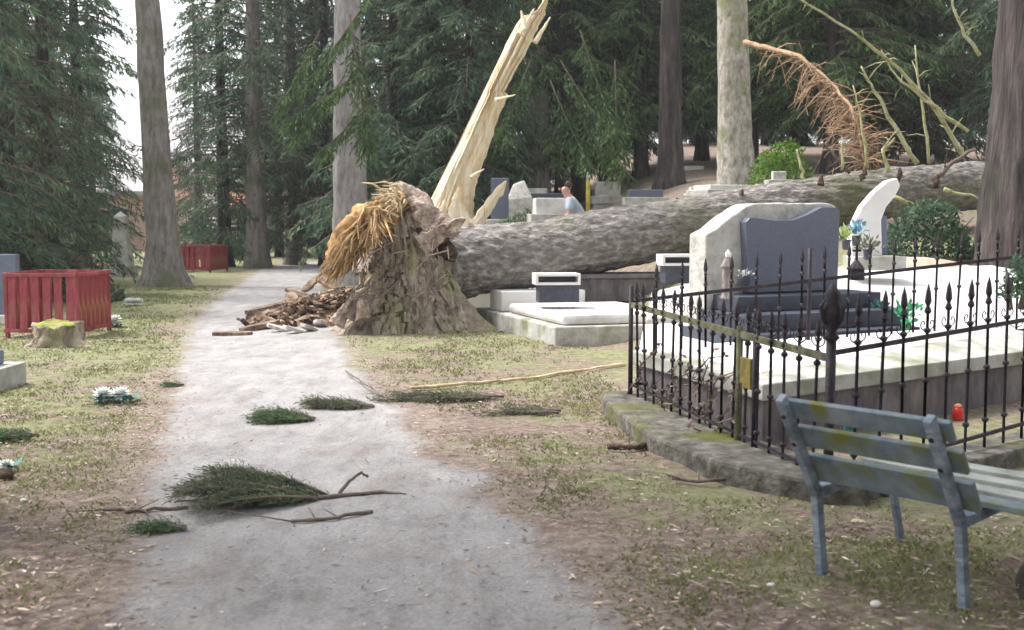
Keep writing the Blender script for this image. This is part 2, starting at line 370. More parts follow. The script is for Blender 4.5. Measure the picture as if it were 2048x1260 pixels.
rnd = random.Random(5)
def grassy(x, y):
    return noise.noise((x * .9, y * .9, 7)) + .5 * noise.noise((x * 3, y * 3, 4))
m = MB(); n = 0
while n < 70000:
    y = 2.6 + 24 * rnd.random() ** 1.5; x = rnd.uniform(-.56, .56) * y
    if on_path(x, y, .0) or (y > 6.1 and x > 1.0): continue
    base = .25 if x < -1 else .05
    if grassy(x, y) + rnd.gauss(0, .25) < (.25 - base): continue
    z = H(x, y)
    for _ in range(3):
        n += 1; a = rnd.uniform(0, 6.28); h = rnd.uniform(.012, .038) * (1 + y * .03); q = Vector((x + rnd.gauss(0, .03), y + rnd.gauss(0, .03), z - .005))
        d = Vector((math.cos(a) * .7, math.sin(a) * .7, .8)).normalized()
        m.diamond(q, d, h, h * .22 + .004, Vector((-math.sin(a), math.cos(a), .2)))
tag(m.build('grass', M['grass']), 'short yellowish green grass and moss on both sides of the path', 'grass', kind='stuff')
m = MB()
for _ in range(26000):
    y = 2.6 + 13 * rnd.random() ** 1.3; x = rnd.uniform(-.55, .55) * y
    if on_path(x, y, .25) and rnd.random() < .8: continue
    if y > 6 and x > 1: continue
    a = rnd.uniform(0, 6.28); L_ = rnd.uniform(.012, .055) * (1 if rnd.random() < .93 else 2.2)
    m.diamond(Vector((x, y, H(x, y) + .012 + rnd.random() * .012)), Vector((math.cos(a), math.sin(a), rnd.uniform(-.1, .15))), L_, rnd.uniform(.004, .016), Vector((rnd.uniform(-.4,.4), rnd.uniform(-.4,.4), 1)))
tag(m.build('needle_litter', M['litter']), 'brown needles and bark flakes littering the bare ground', 'litter', kind='stuff')

# ---------------------------------------------------------------- spruce trees
def crown_mb(seed, Ht, Rr, hb, dens=1.0, droop=.5, nw=None, leaf=1.0, mi=0):
    r = random.Random(seed); m = MB(); h = hb
    while h < Ht:
        k = (h - hb) / (Ht - hb)
        Lb = Rr * (1 - k) ** .75 + .25
        if k < .12: Lb *= .65 + 3 * k
        for _ in range(nw or 5):
            az = r.uniform(0, 6.283); L_ = Lb * r.uniform(.6, 1.12); dr = droop * r.uniform(.6, 1.4)
            o = Vector((math.cos(az), math.sin(az), 0)); sd_ = Vector((-o.y, o.x, 0)); z0 = h + r.uniform(-.15, .15)
            P = lambda t: Vector((0, 0, z0)) + o * (L_ * t) + Vector((0, 0, L_ * (.22 * t - dr * t * t)))
            m.tube([P(0), P(.4), P(.75), P(1)], [.035, .025, .015, .006], 3, m=1, cap=False)
            nt_ = int((6 + L_ * 7) * dens)
            for i in range(nt_):
                t = .18 + .82 * (i + r.random()) / nt_; b = P(t); s_ = 1 if i % 2 else -1
                tl = (.28 + .42 * (1 - t)) * min(1.2, L_ * .45) * r.uniform(.7, 1.3)
                d = (sd_ * s_ * r.uniform(.5, 1) + o * .55 + Vector((0, 0, -r.uniform(.25, 1.2)))).normalized()
                for q in range(5):
                    c = b + d * tl * q / 5; dd = (d + Vector((r.gauss(0, .4), r.gauss(0, .4), r.gauss(-.25, .3)))).normalized()
                    m.diamond(c, dd, r.uniform(.12, .30) * leaf, r.uniform(.028, .055) * leaf, Vector((r.gauss(0, 1), r.gauss(0, 1), r.gauss(0, 1))), m=mi)
        h += r.uniform(.26, .42)
    return m
def trunk_mb(Ht, r0, seed, flare=.5, n=20, lean=(0, 0), zlo=-.5):
    m = MB(); pts = []; rad = []; z = zlo
    while z < Ht:
        pts.append(Vector((lean[0] * z + .04 * noise.noise((seed, z * .3, 0)), lean[1] * z, z)))
        rad.append(r0 * (1 - .75 * max(0, z) / Ht) * (1 + flare * math.exp(-max(0, z) / .45))); z += .14 if z < 1.5 else .45
    m.tube(pts, rad, n, wob=.13, seed=seed, ws=1.4); return m
# shared meshes: (crown height, radius, lowest branch)
VAR = []
for i, (Ht, Rr, hb, mk) in enumerate([(14, 2.7, .5, 'needle'), (15, 3.0, .9, 'needle'), (14, 2.8, 1.9, 'needle_y'), (15, 3.0, 1.7, 'needle'), (14, 2.9, .8, 'needle_b'), (13, 2.2, .7, 'needle'), (14, 2.7, .6, 'needle'), (14, 2.6, 1.0, 'needle_b')]):
    cm = crown_mb(100 + i, Ht, Rr, hb, 1.15 if i < 6 else 1.0, nw=6 if i < 6 else 5, leaf=1.2 if i < 6 else 1.05).mesh('crown', [M[mk], M['twig']])
    tm = trunk_mb(Ht, .17 + .012 * i, i, .5, 14).mesh('trunk', [M['bark_dark']], True)
    VAR.append((cm, tm))
def spruce(px, d, var, label, group=None, s=1.0, rz=0, trunk=None, z=None):
    X = (px - 1024) / F * d * 1.0
    e = empty('spruce_tree', (X, d, H(X, d) if z is None else z), rz); e.scale = (s, s, s)
    for nm, me in (('crown', VAR[var][0]), ('trunk', trunk or VAR[var][1])):
        o = bpy.data.objects.new(nm, me); C.objects.link(o); o.parent = e
    tag(e, label, 'tree', group); return e
rt = random.Random(8)
G1, G2 = 'spruces left of the path', 'spruces of the dark wood behind the fallen trunk'
L1 = 'far spruce deep in the thicket behind the near red bin'
L2 = 'far spruce in the back rows of the dark wood behind the fallen trunk'
L3 = 'dark spruce in the see-through row between the two pale trunks left of the broken stump'
for px, d, v, lb in [(-120,20,6,'reaching in over the slate gravestone from beyond the left edge'),(20,23.5,7,'directly behind the slate gravestone'),(100,27,6,'rising straight behind the near red bin'),(-60,31,1,0),(165,36,6,'on the left rim of the gap of white sky'),(40,42,6,0),(120,47,7,0),(190,56,6,0),(205,68,6,0)]:
    spruce(px, d, v, 'drooping blue green spruce ' + lb if lb else L1, G1, rt.uniform(.9, 1.1), rt.uniform(0, 6))
for px, d, v, lb in [(450,37,6,'above the farther red bin'),(560,47,0,0),(640,52,1,0),(400,56,7,0),(655,38,7,'just left of the thick pinkish grey trunk'),(520,60,6,0)]:
    spruce(px, d, v, 'drooping blue green spruce ' + lb if lb else L3, 'spruces between the two pale trunks', rt.uniform(.9, 1.08), rt.uniform(0, 6))
FRONT = [(790,31,0,'directly behind the torn orange fibres'),(865,35,4,'behind the foot of the split wood slab'),(940,30,1,'behind the middle of the split wood slab'),(1010,38,2,'behind the broken top of the split wood slab'),
         (1120,33,2,'between the greenish trunk and the man'),(1210,36,3,'right of the yellow post'),(1280,34,2,'just left of the slim dark brown trunk'),(1400,37,3,'between the slim dark trunk and the pale flaking one'),
         (1500,33,2,'right behind the snapped orange bough'),(1580,39,3,'above the bright green round bush'),(1655,31,2,'behind the hanging dead orange twigs'),(1740,35,3,'behind the bare limbs of the fallen tree'),(1830,32,4,'left of the massive right hand trunk')]
for px, d, v, lb in FRONT: spruce(px, d, v, 'dark hanging branched spruce ' + lb, G2, rt.uniform(.9, 1.15), rt.uniform(0, 6))
for px, d, v in [(740,44,1),(820,52,0),(900,47,0),(980,55,4),(1060,48,0),(1120,56,1),(1180,50,1),(1255,57,0),(1330,49,4),(1390,56,0),(1450,50,1),(1525,57,0),(1600,50,0),(1660,58,1),(1720,49,1),(1790,57,0),(1850,47,0),(1930,52,1),(1990,36,3),(2090,28,3),(2140,38,2)]:
    spruce(px, d, v, L2, G2, rt.uniform(.9, 1.15), rt.uniform(0, 6))
# trees singled out by their bare trunks
def bare_tree(name, px, py, d, r0, mk, label, lean=(0,0), flare=.5, Ht=16, hb=9, Rr=3, zb=None, n=26, cs=None):
    X = (px - 1024) / F * d
    z = H(X, d) if zb is None else zb
    e = empty(name, (X, d, z)); tag(e, label, 'tree')
    trunk_mb(Ht, r0, px, flare, n, lean).build('trunk', M[mk], e, smooth=True)
    c = crown_mb(px, Ht + 1, Rr, hb, .8).build('crown', [M['needle'], M['twig']], e); c.location = (lean[0] * hb, lean[1] * hb, 0)
    return e
g1 = gnd(330, 572)
T1 = bare_tree('spruce_tree', 328, 0, g1.y, .40, 'bark', 'tall straight grey trunk with flared mossy foot beside the far red bin', lean=(-.032, 0), flare=.62, hb=10)
T2 = bare_tree('spruce_tree', 703, 0, 27, .46, 'barklight', 'thick pinkish grey trunk rising behind the torn stump', flare=.3, hb=9.5, lean=(-.002,0))
T3 = bare_tree('spruce_tree', 1472, 0, 22, .36, 'bark_pale', 'pale flaking trunk with a snapped orange bough, behind the fallen log', lean=(-.045, 0), flare=.3, hb=10)
T4 = bare_tree('spruce_tree', 1338, 0, 29, .33, 'bark_dark', 'slim dark brown trunk left of the pale flaking one', flare=.5, lean=(-.008, 0), hb=8)
T5 = bare_tree('spruce_tree', 1078, 0, 33, .36, 'bark', 'greenish grey trunk standing just left of the man', flare=.7, lean=(-.01, 0), hb=5.6)
T6 = bare_tree('spruce_tree', 1160, 0, 35, .30, 'bark_dark', 'dark trunk directly behind the man', flare=.3, hb=5)
T7 = bare_tree('spruce_tree', 515, 0, 36, .36, 'bark', 'brownish trunk at the far end of the path, left one of the pair', flare=.5, hb=3.2)
T8 = bare_tree('spruce_tree', 588, 0, 39, .32, 'bark', 'brownish trunk at the far end of the path, right one of the pair', flare=.4, hb=3.0)
T9 = bare_tree('spruce_tree', 2038, 0, 14.6, .56, 'bark_dark', 'massive furrowed trunk at the right edge in front of the fallen log', flare=.15, lean=(.022, 0), hb=8, n=40)
# dead limb scar and small side twigs on T1, boughs hanging in front of T2
def bough(parent, a, b, sag, seed, mk='needle_y', dens=26, name='bough', rad=.02, w_=.45):
    r = random.Random(seed); m = MB(); a = Vector(a); b = Vector(b); L_ = (b - a).length; o = (b - a).normalized(); sd_ = o.cross(Vector((0,0,1))).normalized()
    P = lambda t: a.lerp(b, t) + Vector((0, 0, -sag * math.sin(t * math.pi)))
    m.tube([P(i / 6) for i in range(7)], [rad * (1 - .8 * i / 6) for i in range(7)], 5, m=1)
    for i in range(int(dens * L_)):
        t = .1 + .9 * r.random(); c = P(t); s_ = r.choice((-1, 1)); d = (sd_ * s_ * r.uniform(.2, 1) + o * .5 + Vector((0, 0, -r.uniform(.2, 1.1)))).normalized()
        tl = w_ * r.uniform(.5, 1.2)
        for q in range(4):
            m.diamond(c + d * tl * q / 4, d + Vector((r.gauss(0, .4), r.gauss(0, .4), r.gauss(-.2, .3))), r.uniform(.12, .24), r.uniform(.03, .055), Vector((r.gauss(0,1), r.gauss(0,1), r.gauss(0,1))))
    return world_child(m.build(name, [M[mk], M['twig']]), parent)
for i, (p, q, dd) in enumerate([((760,-40),(600,180),25),((745,120),(570,240),24.5),((730,210),(640,300),24.5),((700,30),(735,270),24.6),((640,60),(560,210),25),((690,150),(590,270),24.3),((720,240),(735,300),24.6)]):
    bough(T2, at(p[0], p[1], dd + .6), at(q[0], q[1], dd), .1, i, 'needle_y', 60, w_=.55)
for i, (p, q, dd) in enumerate([((1120,120),(1245,300),27),((1160,60),(1230,260),27),((1100,160),(1180,330),27),((1230,120),(1235,330),27),((1060,120),(1000,270),27.5),((1180,260),(1250,340),27)]):
    bough(T5, at(p[0], p[1], dd + 1), at(q[0], q[1], dd), .1, 40 + i, 'needle_y', 60, w_=.7)
bough(T1, at(300, 290, g1.y), at(245, 268, g1.y - .3), .15, 60, 'needle', 10, w_=.1, name='dead_twig')

# the big tree outside the frame on the right whose crown shades the foreground; its mossy foot shows in the corner
fx = 2.9; fy = 4.25
e = empty('spruce_tree', (-3.9, 5.9, 0)); tag(e, 'unseen tree added outside the left edge, its crown put there to shade the grass', 'tree')  # unseen tree, added so its crown darkens the foreground
trunk_mb(14, .36, 70, .5, 20).build('trunk', M['bark_dark'], e, smooth=True)
crown_mb(79, 14, 5.0, 5.6, .6, droop=.10, leaf=1.7).build('crown', [M['needle'], M['twig']], e)
e = empty('spruce_tree', (fx, fy, 0)); tag(e, 'near tree whose mossy root foot shows in the bottom right corner', 'tree')
trunk_mb(14, .42, 77, .95, 30).build('trunk', M['bark_dark'], e, smooth=True)
crown_mb(78, 15, 5.6, 6.2, .55, droop=.12, leaf=1.6).build('crown', [M['needle'], M['twig']], e)

for i, (x, y, v, lb) in enumerate([(-5.5,-5,1,'left'),(4.5,-6,3,'right'),(-.8,-9,0,'middle'),(9,-1,3,'far right'),(-9.5,1.5,1,'far left')]):  # unseen spruces, added to hold back skylight from the camera side
    q = spruce(1024, 10, v, 'unseen spruce added behind the camera to block skylight, %s one of five' % lb, 'unseen spruces added to block skylight', 1, i); q.location = (x, y, H(x, y))
# ---------------------------------------------------------------- houses beyond the trees
def house(x, y, wd, dp, hh, rh, wm, rm, label, rz=0, wins=()):
    e = empty('house', (x, y, 0), rz); tag(e, label, 'house')
    m = MB(); m.box((0, 0, hh / 2 - .5), (wd, dp, hh + 1)); m.build('wall', M[wm], e)
    m = MB(); o_ = .5
    prof = [(-dp/2 - o_, hh - .1), (0, hh + rh), (dp/2 + o_, hh - .1), (dp/2 + o_, hh + .12), (0, hh + rh + .25), (-dp/2 - o_, hh + .12)]
    vs = [(-wd/2 - o_, a, b) for a, b in prof] + [(wd/2 + o_, a, b) for a, b in prof]
    m.add(vs, [(5,4,1,0),(4,3,2,1),(6,7,10,11),(7,8,9,10)] + [(i, (i+1) % 6, 6 + (i+1) % 6, 6 + i) for i in range(6)])
    m.build('roof', M[rm], e)
    for sx in (-1, 1):
        x = sx * (wd/2 - .01); m = MB(); m.add([(x,-dp/2,hh),(x,dp/2,hh),(x,0,hh+rh)], [(0,1,2)]); m.build('gable', M[wm], e)
    for wx, wz in wins:
        m = MB(); m.box((wx, -dp/2 - .02, wz), (1.15, .12, 1.35)); f = m.build('window', M['whitewall'], e)
        m = MB(); m.box((wx, -dp/2 - .05, wz), (.95, .12, 1.15)); m.build('pane', M['glass'], f)
house(-24.0, 62, 9, 8, 3.0, 2.4, 'pinkwall', 'roof', 'pink house with grey roof glimpsed left of the tall straight trunk', wins=[(-3,1.6),(0,1.6),(3,1.6)])
house(-22.5, 82, 12, 9, 5.6, 2.6, 'whitewall', 'roof', 'white two storey house glimpsed through the trees right of the tall straight trunk', wins=[(-4,1.6),(0,1.6),(4,1.6),(-4,4.2),(0,4.2),(4,4.2)])
house(-13.5, 70, 8, 7, 2.4, 1.4, 'whitewall', 'rooforange', 'low white house with orange roof beyond the end of the path', wins=[(-2,1.3),(2,1.3)])

# ---------------------------------------------------------------- fallen tree
RB = gnd(815, 655)      # stump foot
e = empty('fallen_tree', (RB.x, RB.y, H(RB.x, RB.y))); FT = e
tag(e, 'huge uprooted spruce lying across the graves, its torn butt beside the path', 'fallen tree')
D0 = 16.6
# trunk axis
ax = [at(868, 530, 16.4), at(905, 527, 16.5), at(960, 520, 16.6), at(1060, 510, 16.8), at(1200, 482, 17.0), at(1350, 456, 17.3), at(1500, 428, 17.6), at(1650, 405, 17.8), at(1800, 383, 18.0), at(1950, 372, 18.3), at(2200, 350, 18.8), at(2500, 330, 19.5)]
rad0 = [.60, .56, .52, .50, .475, .455, .435, .42, .40, .385, .34, .28]
pts = []; rad = []
for i in range(len(ax) - 1):
    for k in range(22):
        t = k / 22; pts.append(ax[i].lerp(ax[i+1], t)); rad.append(rad0[i] + (rad0[i+1] - rad0[i]) * t)
m = MB(); m.tube(pts, rad, 110, wob=.035, seed=3, ws=1.2)
nn_ = len(pts)
for i in range(nn_):          # flaking bark relief, finer than the tube's own waviness
    for k in range(110):
        v_ = Vector(m.v[i * 110 + k]); q = (v_ - pts[i]); h_ = noise.noise((v_.x * 5, v_.y * 11, v_.z * 11)) * .016 + noise.noise((v_.x * 14, v_.y * 26, v_.z * 26)) * .014
        h_ += .02 if noise.noise((v_.x * 4, v_.y * 9, v_.z * 9 + 5)) > .18 else 0
        m.v[i * 110 + k] = tuple(v_ + q.normalized() * h_)
world_child(m.build('trunk', M['log'], smooth=True), FT)
# swellings and branch stubs on the log
for px, py, dx, dy, L_, rr in [(905,505,0,0,0,0)][:0]: pass
# stump: lathe with ridges
m = MB(); nA = 150; zs = [-.12 + .028 * i for i in range(79)]
zt = [];
for j, z in enumerate(zs):
    for k in range(nA):
        a = 2 * math.pi * k / nA; q = Vector((math.cos(a), math.sin(a), 0))
        prof = interp(z, [-.12, 0, .25, .55, .9, 1.3, 1.7, 2.1], [1.2, .98, .80, .68, .60, .47, .33, .16])
        ridg = .14 * noise.noise((q.x * 3.1, q.y * 3.1, z * .6)) + .15 * noise.noise((q.x * 8, q.y * 8, z * 1.1)) + .09 * noise.noise((q.x * 17, q.y * 17, z * 2.4)) + .05 * noise.noise((q.x * 26, q.y * 26, z * 14))
        lobes = (.2 * max(0, math.cos(a * 3 + .8)) + .13 * max(0, math.cos(a * 5))) * math.exp(-max(z, 0) / .35)
        rr = prof * (1 + lobes) + ridg * (.6 + prof * .6)
        cx = interp(z, [0, .6, 1.2, 1.7, 2.1], [0, .03, .02, -.05, -.15])
        # dark hollow towards the log
        pr = Vector((RB.x + cx + q.x * rr, RB.y + q.y * rr, z + H(RB.x, RB.y)))
        top = 1.88 + .38 * noise.noise((q.x * 2, q.y * 2, 3)) + .18 * noise.noise((q.x * 7, q.y * 7, 1))
        zz = min(z, top) if q.x < .3 else min(z, top - .25 * q.x)
        m.v.append((pr.x, pr.y, zz + H(RB.x, RB.y)))
for j in range(len(zs) - 1):
    for k in range(nA):
        a0 = j * nA + k; a1 = j * nA + (k + 1) % nA; m.f.append((a0, a1, a1 + nA, a0 + nA)); m.m.append(0)
world_child(m.build('stump', M['stump'], smooth=True), FT)
def shard(m, a, b, w0, w1, th, r, n=12, mi=0, side=None, bend=0):
    """a torn plank from a to b with ragged tip"""
    a = Vector(a); b = Vector(b); d = (b - a).normalized(); s_ = side or Vector((1, 0, 0)); s_ = (s_ - d * s_.dot(d)).normalized(); nn = d.cross(s_)
    vs = []; 
    for i in range(n + 1):
        t = i / n; c = a.lerp(b, t) + nn * bend * math.sin(t * math.pi); w_ = w0 + (w1 - w0) * t
        jg = .3 if i > n * .6 else .14; en = 1 - .75 * max(0, t - .8) / .2 if w1 > .07 else 1; l = w_ / 2 * en * (1 + r.uniform(-jg, jg)); q = w_ / 2 * en * (1 + r.uniform(-jg, jg)); tt = th * (1 - .6 * t)
        vs += [c - s_ * l - nn * tt / 2, c - s_ * l * .2 - nn * tt * .8, c + s_ * q - nn * tt / 2, c + s_ * q + nn * tt / 2, c - s_ * l + nn * tt / 2]
    fs = []
    for i in range(n):
        for k in range(5):
            p0 = i * 5 + k; p1 = i * 5 + (k + 1) % 5; fs.append((p0, p1, p1 + 5, p0 + 5))
    fs += [(4,3,2,1,0), tuple(n * 5 + k for k in range(5))]
    m.add(vs, fs, mi)
r = random.Random(31)
# torn bark chunks around the rim of the stump
m = MB()
for (a, b, w0, w1, dd) in [((870,455),(815,392),.42,.10,15.8),((840,492),(930,437),.30,.12,15.5),((905,470),(880,420),.26,.08,15.6),((700,640),(735,575),.3,.1,15.0),((725,640),(712,585),.2,.06,14.9),((672,650),(700,600),.22,.05,14.9)]:
    m = MB(); shard(m, at(a[0], a[1], dd), at(b[0], b[1], dd + .1), w0, w1, .12, r, side=Vector((.6, .3, -.6)), bend=r.uniform(-.08, .12))
    world_child(m.build('torn_bark', M['torn']), FT)
m = MB()      # dark crumbling wood between stump and log; its colour carries the hollow's shade
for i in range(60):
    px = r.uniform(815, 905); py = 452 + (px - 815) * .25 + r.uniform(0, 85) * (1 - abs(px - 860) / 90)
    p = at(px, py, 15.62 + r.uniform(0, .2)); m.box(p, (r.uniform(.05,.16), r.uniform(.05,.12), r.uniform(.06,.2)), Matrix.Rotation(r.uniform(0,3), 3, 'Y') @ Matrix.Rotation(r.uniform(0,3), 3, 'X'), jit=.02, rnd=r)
world_child(m.build('rotten_hollow_shade', M['hollow']), FT)
# orange torn fibres, arching left and down
m = MB()
for i in range(420):
    u = r.random(); s0 = at(800 - 60 * u + r.gauss(0, 8), 412 + 20 * u + r.gauss(0, 9), 15.7 + r.gauss(0, .12))
    e0 = at(648 + 150 * r.random() ** 1.3, 0, 15.2); ex = 650 + 140 * u * r.random() + r.gauss(0, 8) + 15 * u
    ey = interp(ex, [640, 700, 760, 800], [555, 520, 470, 450]) + r.gauss(0, 14)
    e1 = at(ex, ey, 15.1 + r.gauss(0, .16)); mid = s0.lerp(e1, .5) + Vector((-.05 + r.gauss(0, .08), -.1, .24 + r.gauss(0, .10)))
    pts = []
    for k in range(6):
        t = k / 5; pts.append(s0 * (1-t)**2 + mid * 2 * t * (1-t) + e1 * t * t + Vector((r.gauss(0, .03), r.gauss(0, .03), r.gauss(0, .03))))
    m.tube(pts, [r.uniform(.008, .035)] * 3 + [.02, .014, .006], 4, cap=False)
world_child(m.build('torn_fibres', M['fibre']), FT)
m = MB(); bb = [at(812, 398, 15.9), at(785, 412, 15.7), at(745, 440, 15.5), at(705, 475, 15.35), at(678, 512, 15.25), at(660, 545, 15.2)]; fine = []
for i in range(5):
    for k in range(6): fine.append(bb[i].lerp(bb[i+1], k / 6))
m.tube(fine, [interp(i, [0, 6, 14, 24, 30], [.10, .19, .26, .20, .10]) for i in range(len(fine))], 26, wob=.55, seed=5, ws=3.2)
world_child(m.build('rotten_wood_flap', M['rotwood'], smooth=True), FT)
m = MB(); hk = [at(862, 470, 15.75), at(852, 440, 15.8), at(838, 415, 15.85), at(820, 393, 15.9), at(800, 380, 15.85), at(784, 384, 15.8), at(776, 394, 15.75)]; fine = []
for i in range(6):
    for k in range(4): fine.append(hk[i].lerp(hk[i+1], k / 4))
m.tube(fine, [interp(i, [0, 8, 16, 24], [.24, .20, .12, .04]) for i in range(len(fine))], 22, wob=.5, seed=8, ws=4)
world_child(m.build('torn_bark', M['torn'], smooth=True), FT)
m = MB()
for i in range(110):
    s0 = at(790 + r.gauss(0, 12), 408 + r.gauss(0, 10), 15.6 + r.gauss(0, .1)); e1 = s0 + Vector((r.uniform(-.34, .04), r.uniform(-.3, 0), r.uniform(-.22, .13)))
    m.tube([s0, s0.lerp(e1, .5) + Vector((0, 0, .05)), e1], [.02, .014, .004], 4, cap=False)
world_child(m.build('pale_fibres', M['fibre_pale']), FT)
m = MB()      # thin roots hanging over the stump
for i in range(34):
    s0 = at(r.uniform(690, 900), r.uniform(470, 600), 15.0); 
    e1 = s0 + Vector((r.uniform(-.5, .25), -.1, r.uniform(-.6, -.1))); m.tube([s0, s0.lerp(e1, .5) + Vector((r.gauss(0,.06), -.08, r.gauss(0, .05))), e1], [.012, .01, .004], 4)
world_child(m.build('root', M['twig']), FT)
m = MB(); r = random.Random(55)     # crumbling plates and clods stuck to the stump
for i in range(420):
    a = r.uniform(math.pi, 2 * math.pi); z = r.uniform(0, 1.7) ** 1.0; rr = interp(z, [0, .25, .55, .9, 1.3, 1.7], [1.0, .84, .70, .60, .47, .32]) * r.uniform(.97, 1.08)
    c = Vector((RB.x + math.cos(a) * rr, RB.y + math.sin(a) * rr, z + .02)); s_ = r.uniform(.3, 1)
    m.box(c, (.10 * s_, .05 * s_, .20 * s_ * r.uniform(.5, 1.6)), Matrix.Rotation(a + math.pi/2, 3, 'Z') @ Matrix.Rotation(r.gauss(0, .4), 3, 'Y') @ Matrix.Rotation(r.gauss(-.3, .3), 3, 'X'), jit=.02, rnd=r)
world_child(m.build('bark_crust', M['stump']), FT)
# the tall split slab of raw wood standing up behind the butt
def jag_slab(name, outline, d, thick, mk, parent, seed, ridge=.10):
    """outline: list of (y, xl, xr) pixel rows; gets real depth, ridged surface"""
    r = random.Random(seed); m = MB(); n = len(outline); K = 22
    rows = []
    for (py, xl, xr) in outline:
        row = []
        for k in range(K + 1):
            t = k / K; p = at(xl + (xr - xl) * t, py, d)
            bul = math.sin(t * math.pi) ** .6
            p.y -= thick * .35 * bul + ridge * noise.noise((t * 6, py * .002, seed)) + .05 * noise.noise((t * 21, py * .006, seed)) + .03 * noise.noise((t * 40, py * .012, seed + 4))
            row.append(p)
        for k in range(K, -1, -1):
            t = k / K; p = at(xl + (xr - xl) * t, py, d); p.y += thick * .35 * math.sin(t * math.pi) ** .6 + .02; row.append(p)
        rows.append(row)
    W = len(rows[0])
    for row in rows: m.v += [tuple(p) for p in row]
    for i in range(n - 1):
        for k in range(W):
            a0 = i * W + k; a1 = i * W + (k + 1) % W; m.f.append((a0, a1, a1 + W, a0 + W)); m.m.append(0)
    m.f.append(tuple(range(W))); m.m.append(0); m.f.append(tuple((n-1) * W + k for k in range(W))[::-1]); m.m.append(0)
    return world_child(m.build(name, M[mk], smooth=False), parent)
base = [(475,832,990),(450,840,968),(430,845,948),(400,860,948),(365,877,954),(340,889,962),(314,902,972),(285,917,982),(255,931,991),(225,946,1001),(200,958,1012),(190,963,1017),(184,966,1010),(150,982,1028),(109,1002,1050),(90,1010,1060),(73,1019,1068),(45,1034,1082),(33,1044,1088),(26,1068,1092)]
out = []
r = random.Random(4)
for i in range(len(base) - 1):
    for k in range(4):
        t = k / 4; a, b = base[i], base[i+1]
        out.append((a[0] + (b[0]-a[0]) * t, a[1] + (b[1]-a[1]) * t + r.uniform(-.3, .3), a[2] + (b[2]-a[2]) * t + r.uniform(-2, 1.2)))
out += [(20, 1074, 1090), (5, 1084, 1096), (-25, 1092, 1100)]
SL = jag_slab('split_wood', out, 17.6, .45, 'wood', FT, 2)
m = MB(); r = random.Random(9)
for (a, b, w0, w1) in [((950,452),(1012,362),.2,.12),((905,450),(918,375),.3,.05),((935,452),(915,395),.2,.04),((1050,60),(1042,22),.1,.02),((1070,85),(1100,35),.08,.02),((1040,70),(1068,18),.12,.02),
                       ((990,200),(1030,190),.06,.015),((940,355),(968,338),.07,.02),((880,450),(890,400),.22,.05)]:
    m = MB(); shard(m, at(a[0], a[1], 17.25), at(b[0], b[1], 17.3), w0, w1, .1, r, side=Vector((1, .2, 0)))
    world_child(m.build('splinter', M['wood']), FT)
# limbs of the fallen crown sticking up from the log
def limb(name, pp, d, r0, mk, parent, jit=.011, seed=0, side=0):
    r = random.Random(seed); m = MB(); P_ = [at(p[0], p[1], (d[i] if isinstance(d, (list, tuple)) else d)) for i, p in enumerate(pp)]
    pts = []
    for i in range(len(P_) - 1):
        for k in range(4): pts.append(P_[i].lerp(P_[i+1], k / 4) + Vector((r.gauss(0, jit), r.gauss(0, jit), r.gauss(0, jit))))
    pts.append(P_[-1]); n = len(pts)
    m.tube(pts, [r0 * (1 - .65 * i / (n-1)) * r.uniform(.85, 1.15) for i in range(n)], 8)
    for k in range(side):
        i = r.randrange(2, n - 1); a = pts[i]; b = a + Vector((r.uniform(-.35, .35), r.uniform(-.2, .2), r.uniform(-.1, .35)))
        m.tube([a, a.lerp(b, .5) + Vector((0, 0, .03)), b], [.014, .009, .004], 5)
    return world_child(m.build(name, M[mk], smooth=True), parent)
limb('limb', [(1925,310),(1880,230),(1800,140),(1700,60),(1590,-10)], [18.1,17.8,17.4,17,16.6], 0.040, 'twig_green', FT, seed=1, side=6)
limb('limb', [(1832,328),(1790,250),(1750,180),(1722,132)], 17.9, 0.040, 'twig_green', FT, seed=2, side=3)
limb('limb', [(1858,325),(1845,220),(1830,90)], 18.0, 0.032, 'twig_green', FT, seed=3, side=4)
limb('limb', [(1735,335),(1722,240),(1706,170)], 17.8, 0.029, 'twig_green', FT, seed=4, side=2)
limb('limb', [(1608,358),(1602,330),(1594,298)], 17.5, 0.036, 'twig_green', FT, seed=5)
limb('limb', [(1935,262),(1850,200),(1790,150),(1762,100)], 17.6, 0.029, 'twig_green', FT, seed=6, side=5)
limb('limb', [(1960,110),(1930,70),(1905,10),(1895,-90)], 17.2, 0.032, 'twig_green', FT, seed=7, side=2)
limb('limb', [(1870,358),(1905,325),(1950,300)], 17.6, .05, 'twig', FT, seed=8, side=2)
limb('limb', [(1790,395),(1830,410),(1880,426)], 17.2, 0.036, 'twig_green', FT, seed=9)
limb('limb', [(1890,378),(1960,398)], 17.3, 0.036, 'twig_green', FT, seed=10)
limb('limb', [(1686,342),(1685,280)], 17.6, .03, 'twig_green', FT, seed=11, side=2)
limb('limb', [(1780,345),(1765,300),(1790,275)], 17.5, 0.036, 'twig_green', FT, seed=12, side=4)
limb('limb', [(1700,345),(1660,300),(1640,285)], 17.6, .025, 'twig', FT, seed=13, side=5)
for i, (px, py) in enumerate([(1725,350),(1872,365),(1640,365),(1480,395),(1350,412),(1795,352)]):
    limb('branch_stub', [(px, py + 10), (px + 4, py - 16)], 17.25, .06, 'hollow', FT, seed=20 + i)
